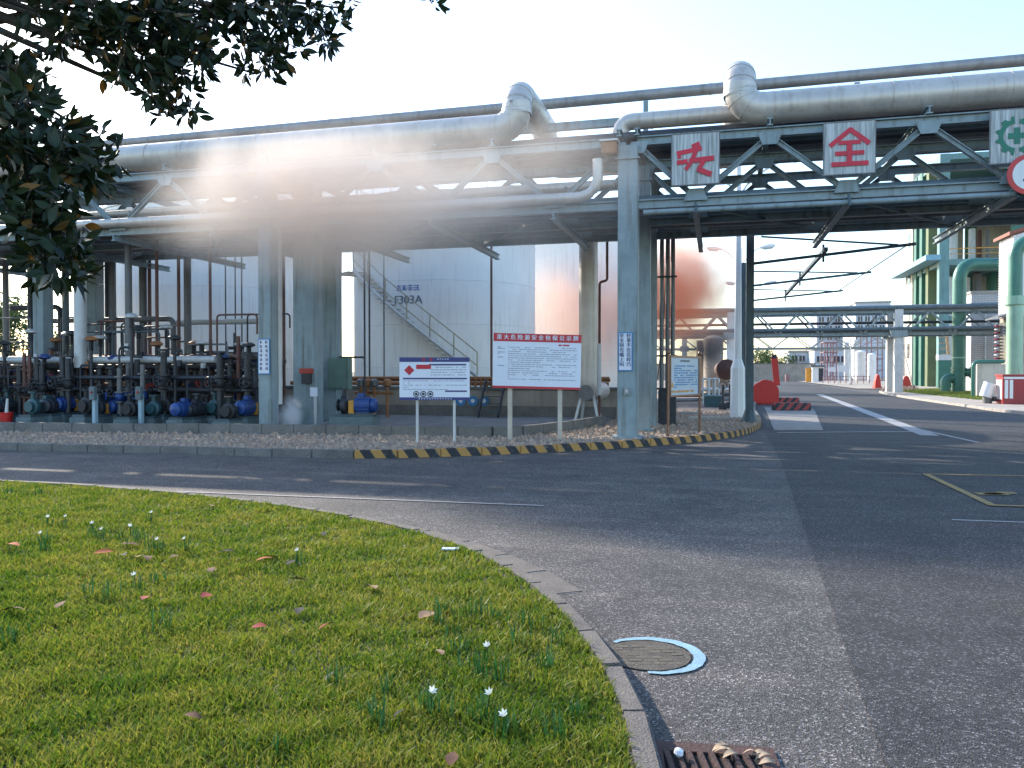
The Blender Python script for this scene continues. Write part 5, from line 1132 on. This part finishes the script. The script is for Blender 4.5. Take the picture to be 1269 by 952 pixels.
far_tree(12, 58, 7.0, 2.6, 'leafy green tree beyond the pump yard under the magnolia', 2600, 3); far_tree(62, 72, 5.0, 3.0, 'lower green tree beyond the tan wall of the pump yard', 2400, 4); far_tree(-40, 55, 6.5, 3.0, 'green tree at the far end of the tan yard wall', 2400, 6)
g = pd(55, 460, 48); t = thing('storage_shed', 'low red-brown roofed shed beyond the pump yard', 'shed', (g.x, g.y, .1)); MB().box(g.x-3, g.x+2.4, g.y, g.y+4, .1, 2.0).build('wall', CREAM, t); MB().prism([(-3.3, 0), (2.7, 0), (2.4, .5), (-3, .5)], (g.x, g.y-.3, 2.0), X, Zv, (0, 1, 0), 0, 4.6).build('roof', mat('shed_roof', (.27, .10, .07), .8), t)
# ================================================================== LAWN
def grassmat(name, c1, c2, c3, tr):
    m = bpy.data.materials.new(name); m.use_nodes = True; n = m.node_tree; L = n.links; N = n.nodes.new; b = n.nodes['Principled BSDF']; b.inputs['Roughness'].default_value = .55; b.inputs['Specular IOR Level'].default_value = .3
    g = N('ShaderNodeNewGeometry'); n1 = N('ShaderNodeTexNoise'); n1.inputs['Scale'].default_value = 1.3; n1.inputs['Detail'].default_value = 6; n1.inputs['Roughness'].default_value = .7; L.new(g.outputs['Position'], n1.inputs['Vector'])
    ri = N('ShaderNodeNewGeometry'); mx0 = N('ShaderNodeMath'); mx0.operation = 'MULTIPLY_ADD'; mx0.inputs[1].default_value = .42; L.new(g.outputs['Random Per Island'], mx0.inputs[0]); 
    sb = N('ShaderNodeMath'); sb.operation = 'SUBTRACT'; sb.inputs[1].default_value = .21; L.new(n1.outputs[0], sb.inputs[0]); L.new(sb.outputs[0], mx0.inputs[2])
    r = N('ShaderNodeValToRGB'); e = r.color_ramp.elements; e[0].position = .25; e[0].color = (*c1, 1); e[1].position = .75; e[1].color = (*c3, 1); q = e.new(.5); q.color = (*c2, 1)
    L.new(mx0.outputs[0], r.inputs[0]); L.new(r.outputs[0], b.inputs['Base Color'])
    t = N('ShaderNodeBsdfTranslucent'); L.new(r.outputs[0], t.inputs[0]); ms = N('ShaderNodeMixShader'); ms.inputs[0].default_value = tr; o = n.nodes['Material Output']; L.new(b.outputs[0], ms.inputs[1]); L.new(t.outputs[0], ms.inputs[2]); L.new(ms.outputs[0], o.inputs[0]); return m
GRASS = grassmat('grass_blade', (.048, .12, .008), (.17, .225, .018), (.33, .285, .055), .45)
lawn_poly = [tuple(p[:2]) for p in li]+[(-20, -6)]
rng = np.random.default_rng(3)
def in_poly_np(x, y, poly):
    c = np.zeros(len(x), bool); j = len(poly)-1
    for i in range(len(poly)):
        xi, yi = poly[i]; xj, yj = poly[j]; m = ((yi > y) != (yj > y)) & (x < (xj-xi)*(y-yi)/(yj-yi+1e-12)+xi); c ^= m; j = i
    return c
M = 1150000
xx = rng.uniform(-13.5, .1, M); yy = rng.uniform(.8, 9.1, M)
dep = -sY*xx+cY*yy; lat = cY*xx+sY*yy
keep = in_poly_np(xx, yy, lawn_poly) & (lat > -dep*.72-2.6) & (dep > 1.7) & (rng.random(M) < np.clip((3.3/np.maximum(dep, .1))**1.35, .12, 1))
xx, yy, dep = xx[keep], yy[keep], dep[keep]; nb = len(xx); 
# clumpiness
cl = .5+.5*np.sin(xx*7.3+1.7*np.sin(yy*5.1))*np.sin(yy*8.7+1.3*np.sin(xx*6.1))
h = (.026+.03*rng.random(nb))*(.65+.7*cl); wd = .0032*np.sqrt(np.clip(dep/3.2, 1, 3.2)); an = rng.random(nb)*6.283; la = rng.random(nb)*6.283; ln = h*rng.uniform(.2, 1.1, nb)
wd = wd*rng.uniform(.7, 1.4, nb)
V = np.zeros((nb, 5, 3)); z0 = .072
cx, sx_ = np.cos(an)*wd, np.sin(an)*wd
V[:, 0] = np.stack([xx-cx, yy-sx_, np.full(nb, z0)], 1); V[:, 1] = np.stack([xx+cx, yy+sx_, np.full(nb, z0)], 1)
mx_, my_ = xx+np.cos(la)*ln*.35, yy+np.sin(la)*ln*.35
V[:, 2] = np.stack([mx_+cx*.8, my_+sx_*.8, z0+h*.65], 1); V[:, 3] = np.stack([mx_-cx*.8, my_-sx_*.8, z0+h*.65], 1)
V[:, 4] = np.stack([xx+np.cos(la)*ln, yy+np.sin(la)*ln, z0+h], 1)
me = bpy.data.meshes.new('grass'); me.vertices.add(nb*5); me.vertices.foreach_set('co', V.reshape(-1))
idx = np.arange(nb)[:, None]*5; lp_ = np.concatenate([idx+np.array([0, 1, 2, 3]), idx+np.array([3, 2, 4])], 1).astype(np.int32).reshape(-1)
me.loops.add(nb*7); me.loops.foreach_set('vertex_index', lp_); me.polygons.add(nb*2)
ls = np.stack([np.arange(nb)*7, np.arange(nb)*7+4], 1).reshape(-1).astype(np.int32); me.polygons.foreach_set('loop_start', ls)
me.update(calc_edges=True); me.materials.append(GRASS); gob = bpy.data.objects.new('grass', me); COL.objects.link(gob); tag(stuff(gob), 'short yellow-green turf covering the rounded lawn', 'grass')
print('blades', nb)
# rain lilies: narrow dark leaves with a white star flower
LILY = mat('lily_leaf', (.025, .10, .02), .45, 0, .3, 20, trans=.3); PET = mat('lily_petal', (.80, .80, .74), .5, 0, .05, 20, trans=.3)
def lily(px, py, hgt, nleaf, flower, seed):
    rs = random.Random(seed); zf = .08+hgt*.9; g = gnd(px, py, zf if flower else .08); g = Vector((g.x, g.y, .075))
    t = thing('rain_lily', 'rain lily tuft with an open white star flower on the lawn' if flower else 'rain lily tuft of narrow dark leaves without a flower', 'flower' if flower else 'plant', tuple(g), 'rain lilies in flower on the lawn' if flower else 'flowerless lily tufts on the lawn')
    lf = MB()
    for k in range(nleaf):
        a_ = rs.random()*6.3; b_ = g+Vector((rs.gauss(0, .03), rs.gauss(0, .03), 0)); hh = hgt*rs.uniform(.55, 1.15); d = Vector((math.cos(a_), math.sin(a_), 0)); s = Vector((-d.y, d.x, 0))*.0035; ln_ = hh*rs.uniform(.1, .5)
        p1 = b_+d*ln_*.3+Zv*hh*.6; p2 = b_+d*ln_+Zv*hh
        lf.add([b_-s, b_+s, p1+s, p1-s, p2], [(0, 1, 2, 3), (3, 2, 4)])
    lf.build('leaf_tuft', LILY, t)
    if flower:
        top = g+Vector((rs.gauss(0, .01), rs.gauss(0, .01), hgt*.9)); MB().tube(g, top, .003, 5).build('stalk', LILY, t); fl = MB(); tl = Vector((rs.gauss(0, .25), -.5, .8)).normalized(); x, y, d = basis(tl)
        for k in range(6):
            a_ = k*math.pi/3; e = x*math.cos(a_)+y*math.sin(a_); s = (-x*math.sin(a_)+y*math.cos(a_))*.008
            fl.add([top, top+e*.012+d*.010+s*.8, top+e*.022+d*.020, top+e*.012+d*.010-s*.8], [(0, 1, 2, 3)])
        fl.build('petals', PET, t)
fl_px = [(60, 640), (80, 640), (52, 660), (115, 648), (126, 656), (163, 651), (188, 635), (195, 668), (169, 712), (230, 667), (605, 800), (533, 856), (602, 858), (622, 884), (370, 682)]
for k, (px, py) in enumerate(fl_px): lily(px, py, random.uniform(.10, .15), 12, True, k)
tf = [(55, 682), (60, 672), (120, 668), (150, 668), (160, 680), (190, 682), (175, 672), (200, 722), (205, 780), (110, 740), (130, 745), (560, 790), (575, 770), (590, 765), (610, 770), (640, 775), (600, 840), (585, 830), (615, 845), (570, 810), (640, 800), (690, 800), (600, 900), (630, 910), (690, 920), (720, 890), (460, 890), (470, 905), (480, 860), (415, 850), (10, 800), (15, 790), (550, 760), (545, 775), (660, 780), (680, 830), (530, 880), (340, 930), (30, 615), (12, 612), (50, 613)]
for k, (px, py) in enumerate(tf): lily(px, py, random.uniform(.09, .17) if py > 740 else random.uniform(.10, .16), 14, False, 100+k)
# fallen magnolia leaves
def leaf_mb(L_, w, curl, seed=0):
    m = MB(); rs = random.Random(seed); n = 5; vs = []
    for i in range(n+1):
        t_ = i/n; ww = w*math.sin(math.pi*min(.98, max(.04, t_**.85)))*.5; zc = curl*math.sin(t_*math.pi)*L_; x = (t_-.5)*L_
        vs += [(x, -ww, zc+ww*.18), (x, 0, zc), (x, ww, zc+ww*.18)]
    m.add(vs, [(3*i+j, 3*i+3+j, 3*i+4+j, 3*i+1+j) for i in range(n) for j in (0, 1)]); return m
LC = {'orange': (.34, .07, .012), 'red': (.24, .014, .012), 'brown': (.10, .04, .02), 'dark': (.012, .012, .010), 'tan': (.27, .16, .085), 'green': (.015, .035, .012)}
adj = {'orange': 'curled orange fallen leaf', 'red': 'small red fallen leaf', 'brown': 'dry brown fallen leaf', 'dark': 'blackened fallen leaf', 'tan': 'pale tan fallen leaf', 'green': 'dark green fallen leaf'}
fallen = [(15, 676, 'orange'), (128, 684, 'orange'), (153, 688, 'dark'), (182, 692, 'brown'), (219, 690, 'brown'), (181, 741, 'red'), (255, 738, 'red'), (262, 706, 'brown'), (271, 685, 'dark'), (329, 693, 'orange'), (336, 690, 'red'), (360, 697, 'dark'), (371, 720, 'brown'), (371, 757, 'dark'), (405, 776, 'red'), (321, 776, 'red'), (401, 662, 'dark'), (408, 838, 'green'), (529, 762, 'tan'), (495, 884, 'dark'), (262, 627, 'tan'), (14, 757, 'brown'), (75, 749, 'brown'), (460, 728, 'tan'), (240, 888, 'brown'), (283, 683, 'dark'), (160, 675, 'brown'), (545, 808, 'tan'), (560, 940, 'brown'), (170, 690, 'tan')]
for k, (px, py, c) in enumerate(fallen):
    g = gnd(px, py, .125); sz = random.uniform(.115, .17)*(.8 if c in ('dark', 'red') else 1)
    if py > 800: sz *= .62
    o = bpy.data.objects.new('fallen_leaf', leaf_mb(sz, sz*.52, random.uniform(.02, .10)).mesh('fallen_leaf', mat('fallen_'+c, LC[c], .95, 0, .35, 30), smooth=True)); COL.objects.link(o)
    o.location = (g.x, g.y, .125); o.rotation_euler = (random.uniform(-.35, .35), random.uniform(-.2, .2), random.random()*6.3); tag(o, adj[c]+' lying on the lawn', 'leaf', c+' fallen leaves on the lawn')
g = gnd(558, 681, .105); o = MB().obox(g, (cY, sY, 0), (-sY, cY, 0), (.05, .05, 1), -.07, .07, -.03, .03, 0, .012).build('litter_scrap', BOARDW); tag(o, 'scrap of white litter lying on the lawn kerb', 'litter')
for k in range(9):
    p = Vector((.06+random.uniform(-.05, .16), 3.33+random.uniform(-.02, .08), .03)); o = bpy.data.objects.new('dry_leaf', leaf_mb(.07, .028, .25).mesh('dry_leaf', mat('fallen_straw', (.36, .26, .17), .8, 0, .3, 30), smooth=True)); COL.objects.link(o); o.location = p; o.rotation_euler = (random.uniform(-.4, .4), random.uniform(-.3, .3), random.uniform(-.4, .5)); tag(o, 'dry straw-coloured leaf caught on the drain grate', 'leaf', 'dry leaves on the drain grate')
p = gnd(840, 938, .02); o = MB().lathe(p, (.2, .1, 1), [(0, .008), (.012, .02), (.03, .018), (.036, .005)], 9).build('pebble', BOARDW); tag(o, 'small white pebble on the drain grate', 'pebble')

# ================================================================== OVERHANGING MAGNOLIA
def leafmat(name, c1, c2, tr):
    m = bpy.data.materials.new(name); m.use_nodes = True; n = m.node_tree; L = n.links; N = n.nodes.new; b = n.nodes['Principled BSDF']; b.inputs['Roughness'].default_value = .45; b.inputs['Specular IOR Level'].default_value = .28
    oi = N('ShaderNodeObjectInfo'); g = N('ShaderNodeNewGeometry'); ad = N('ShaderNodeMath'); L.new(oi.outputs['Random'], ad.inputs[0]); L.new(g.outputs['Random Per Island'], ad.inputs[1]); fr = N('ShaderNodeMath'); fr.operation = 'FRACT'; L.new(ad.outputs[0], fr.inputs[0])
    r = N('ShaderNodeValToRGB'); r.color_ramp.elements[0].color = (*c1, 1); r.color_ramp.elements[1].color = (*c2, 1); q = r.color_ramp.elements.new(.93); q.color = (*c2, 1); r.color_ramp.elements[2].color = (.20, .09, .015, 1); L.new(fr.outputs[0], r.inputs[0]); L.new(r.outputs[0], b.inputs['Base Color'])
    t = N('ShaderNodeBsdfTranslucent'); L.new(r.outputs[0], t.inputs[0]); ms = N('ShaderNodeMixShader'); ms.inputs[0].default_value = tr; o = n.nodes['Material Output']; L.new(b.outputs[0], ms.inputs[1]); L.new(t.outputs[0], ms.inputs[2]); L.new(ms.outputs[0], o.inputs[0]); return m
LEAF = leafmat('magnolia_leaf', (.006, .014, .008), (.020, .036, .012), .10)
tb = Vector((cY*-5.4-sY*5.6, sY*-5.4+cY*5.6, .07))
mg = thing('magnolia_tree', 'dark evergreen magnolia whose leafy boughs overhang the lawn', 'tree', tuple(tb))
fork = tb+Vector((.25, .1, 3.6)); MB().path([tb-Zv*.1, tb+Zv*.25, tb+Vector((.1, 0, 1.6)), fork, fork+Vector((.1, .1, 2.2)), fork+Vector((.0, .2, 4))], [.27, .2, .17, .14, .10, .03], 12).build('trunk', BARK, mg, True)
blobs = [(20, 88, 42, 30, 5.6), (8, 60, 20, 20, 5.4), (105, 38, 45, 36, 6.1), (150, 72, 44, 38, 6.3), (200, 40, 60, 45, 6.5), (205, 100, 36, 44, 6.4), (218, 134, 28, 20, 6.4), (262, 16, 75, 30, 6.7), (232, 70, 36, 26, 6.5), (330, 50, 50, 34, 6.9), (318, 92, 26, 16, 6.9), (385, 26, 48, 34, 7.0), (420, 10, 18, 20, 7.0), (300, 10, 60, 22, 6.8), (526, 0, 20, 8, 7.2), (18, 140, 40, 40, 5.0), (18, 190, 45, 45, 4.9), (75, 190, 42, 34, 5.0), (122, 205, 30, 26, 5.1), (45, 235, 50, 34, 4.8), (60, 292, 46, 36, 4.7), (68, 330, 36, 28, 4.7), (30, 270, 34, 30, 4.8), (160, 20, 60, 30, 6.3), (100, 160, 40, 16, 5.2), (60, 10, 50, 12, 6)]
rs = random.Random(21); leaves = []
for (bx_, by_, rx, ry, d) in blobs:
    n = max(10, int(rx*ry*math.pi/26))
    nc = max(2, n//9); cs = []
    for _ in range(nc):
        a_ = rs.random()*6.283; q = math.sqrt(rs.random()); cs.append(pd(bx_+rx*.86*q*math.cos(a_), by_+ry*.86*q*math.sin(a_), d+rs.uniform(-.45, .45)))
    for c in cs:
        ax = Vector((rs.gauss(.3, .5), rs.gauss(0, .5), rs.gauss(-.2, .5))).normalized(); x, y, z = basis(ax)
        for k in range(n//nc+1):
            a_ = rs.random()*6.283; tilt = rs.uniform(.5, 1.5); dirn = (z*math.cos(tilt)+(x*math.cos(a_)+y*math.sin(a_))*math.sin(tilt)).normalized()
            leaves.append((c+dirn*rs.uniform(.03, .08), dirn, rs.uniform(.085, .14), rs.random()*6.283))
    hub = pd(bx_, by_, d+.1); mid = fork.lerp(hub, .5)+Vector((0, 0, .5))
    MB().path([fork+Zv*rs.uniform(-.2, 1.4), mid, hub], [.055, .03, .008], 6).build('bough', BARK, mg, True)
    tw_ = MB()
    for c in cs: tw_.path([hub, (hub+c)/2+Zv*.03, c], [.008, .006, .004], 5)
    stuff(tw_.build('twigs', BARK, mg))
lm = leaf_mb(1, .40, .06).mesh('leaf', LEAF, smooth=True); lb = leaf_mb(1, .40, .06)
def leaf_mat(p, d, s, roll):
    x, y, z = basis(d); u = x*math.cos(roll)+y*math.sin(roll); w = z.cross(u)
    return Matrix(((z.x*s, u.x*s, w.x*s, p.x+z.x*s*.5), (z.y*s, u.y*s, w.y*s, p.y+z.y*s*.5), (z.z*s, u.z*s, w.z*s, p.z+z.z*s*.5), (0, 0, 0, 1)))
leaves.sort(key=lambda q: (q[0]-Vector((0, 0, 1.6))).length)
step_ = max(1, len(leaves)//300); rest = MB(); n_ind = 0; inv = Matrix.Translation(-tb)
for i, (p, d, s, roll) in enumerate(leaves):
    Mx = leaf_mat(p, d, s, roll)
    if n_ind < 300:
        o = bpy.data.objects.new('leaf', lm); COL.objects.link(o); o.parent = mg; o.matrix_local = inv@Mx; n_ind += 1
    else: rest.add([Mx@Vector(v) for v in lb.v], lb.f)
# the rest of the crown round the trunk, out of the picture
kk = 0
while kk < 1500:
    v = Vector((rs.gauss(0, 1), rs.gauss(0, 1), rs.gauss(0, 1))).normalized()*rs.random()**.33; p = tb+Vector((v.x*2.6, v.y*2.6, 6.2+v.z*2.6)); 
    q = p-Vector((0, 0, CAMH)); dd = q.dot(IF)
    if dd > .3 and -640 < q.dot(IR)/dd*F < 640 and q.z/dd*F < 470: continue
    rest.add([leaf_mat(p, Vector((rs.gauss(0, 1), rs.gauss(0, 1), rs.gauss(-.3, .6))).normalized(), rs.uniform(.13, .18), rs.random()*6)@Vector(v_) for v_ in lb.v], lb.f); kk += 1
stuff(rest.build('foliage', LEAF, mg, True)); print('leaves', len(leaves))

# ================================================================== SMOKE
def smoke(name, label, c, rad, col, dens, nscale, lo, hi, aniso=.3, soft=.2, rot=0, seed=0, absorb=None, floor=.12):
    m = bpy.data.materials.new(name); m.use_nodes = True; n = m.node_tree; L = n.links; N = n.nodes.new; n.nodes.remove(n.nodes['Principled BSDF']); o = n.nodes['Material Output']
    pv = N('ShaderNodeVolumePrincipled'); pv.inputs['Color'].default_value = (*col, 1); pv.inputs['Anisotropy'].default_value = aniso
    if absorb: pv.inputs['Absorption Color'].default_value = (*absorb, 1)
    tc = N('ShaderNodeTexCoord'); ge = N('ShaderNodeNewGeometry')
    n1 = N('ShaderNodeTexNoise'); n1.inputs['Scale'].default_value = nscale; n1.inputs['Detail'].default_value = 4; n1.inputs['Roughness'].default_value = .55; n1.inputs['Distortion'].default_value = .6
    mp = N('ShaderNodeMapping'); mp.inputs['Location'].default_value = (seed*3.1, seed*1.7, seed); L.new(ge.outputs['Position'], mp.inputs[0]); L.new(mp.outputs[0], n1.inputs['Vector'])
    ln = N('ShaderNodeVectorMath'); ln.operation = 'LENGTH'; L.new(tc.outputs['Object'], ln.inputs[0])
    # push the edge about with the noise so the outline billows
    ed = N('ShaderNodeMath'); ed.operation = 'MULTIPLY_ADD'; ed.inputs[1].default_value = -.9; L.new(n1.outputs[0], ed.inputs[0])
    a1 = N('ShaderNodeMath'); a1.operation = 'ADD'; a1.inputs[1].default_value = .45; L.new(ln.outputs['Value'], a1.inputs[0]); L.new(a1.outputs[0], ed.inputs[2])
    fo = N('ShaderNodeMapRange'); fo.interpolation_type = 'SMOOTHSTEP'; fo.inputs[1].default_value = .92; fo.inputs[2].default_value = soft; fo.inputs[3].default_value = 0; fo.inputs[4].default_value = 1; L.new(ed.outputs[0], fo.inputs[0])
    hard = N('ShaderNodeMapRange'); hard.interpolation_type = 'SMOOTHSTEP'; hard.inputs[1].default_value = 1.0; hard.inputs[2].default_value = .72; hard.inputs[3].default_value = 0; hard.inputs[4].default_value = 1; L.new(ln.outputs['Value'], hard.inputs[0])
    rr = N('ShaderNodeMapRange'); rr.inputs[1].default_value = lo; rr.inputs[2].default_value = hi; rr.inputs[3].default_value = floor; rr.inputs[4].default_value = 1; L.new(n1.outputs[0], rr.inputs[0])
    m1 = N('ShaderNodeMath'); m1.operation = 'MULTIPLY'; L.new(fo.outputs[0], m1.inputs[0]); L.new(rr.outputs[0], m1.inputs[1])
    m3 = N('ShaderNodeMath'); m3.operation = 'MULTIPLY'; L.new(m1.outputs[0], m3.inputs[0]); L.new(hard.outputs[0], m3.inputs[1])
    m2 = N('ShaderNodeMath'); m2.operation = 'MULTIPLY'; m2.inputs[1].default_value = dens; L.new(m3.outputs[0], m2.inputs[0]); L.new(m2.outputs[0], pv.inputs['Density']); L.new(pv.outputs[0], o.inputs['Volume'])
    bm = bmesh.new(); bmesh.ops.create_icosphere(bm, subdivisions=3, radius=1.0); me = bpy.data.meshes.new(name); bm.to_mesh(me); bm.free(); me.materials.append(m)
    ob = bpy.data.objects.new(name, me); COL.objects.link(ob); ob.location = c; ob.scale = rad; ob.rotation_euler = (0, rot, 0); tag(stuff(ob), label, 'smoke'); return ob
smoke('tan_smoke', 'thick tan smoke cloud billowing across the front of the pipe rack', onv(390, 258, 14.5), (5.1, 1.5, 2.1), (.948, .85, .765), 2.1, .42, .2, .62, .08, soft=.0, floor=.4)
smoke('drifting_smoke', 'thin tan haze of smoke drifting along the rack towards the corner column', onv(520, 245, 15.4), (5.8, 1.5, 2.4), (.955, .865, .785), .65, .4, .2, .66, .15, seed=2, soft=.0, floor=.4)
p = pd(765, 385, 37); smoke('orange_smoke', 'orange-pink smoke pouring up beside the tanks behind the corner column', p, (6.4, 2.3, 4.3), (.95, .64, .49), .5, .4, .25, .62, .2, seed=4, soft=.05)
p = pd(850, 364, 35.6); smoke('orange_smoke', 'dense red-orange billow of smoke right of the corner column', p, (3.7, 1.8, 3.9), (.955, .56, .36), 1.9, .36, .2, .62, .3, seed=7, soft=.0, floor=.45)
p = pd(866, 438, 33.6); smoke('dark_smoke', 'dark grey smoke streak low beside the grey silo', p, (1.9, .8, 1.2), (.10, .13, .15), 2.4, .9, .3, .62, 0, seed=9, rot=-.6, soft=.0, floor=.4)
p = onv(360, 520, 18.1); p.z = .55; smoke('steam_puff', 'white steam puff at the foot of the wide blue column', p, (.42, .4, .62), (.99, .99, .99), 6.0, 2.0, .35, .6, .5, seed=11)
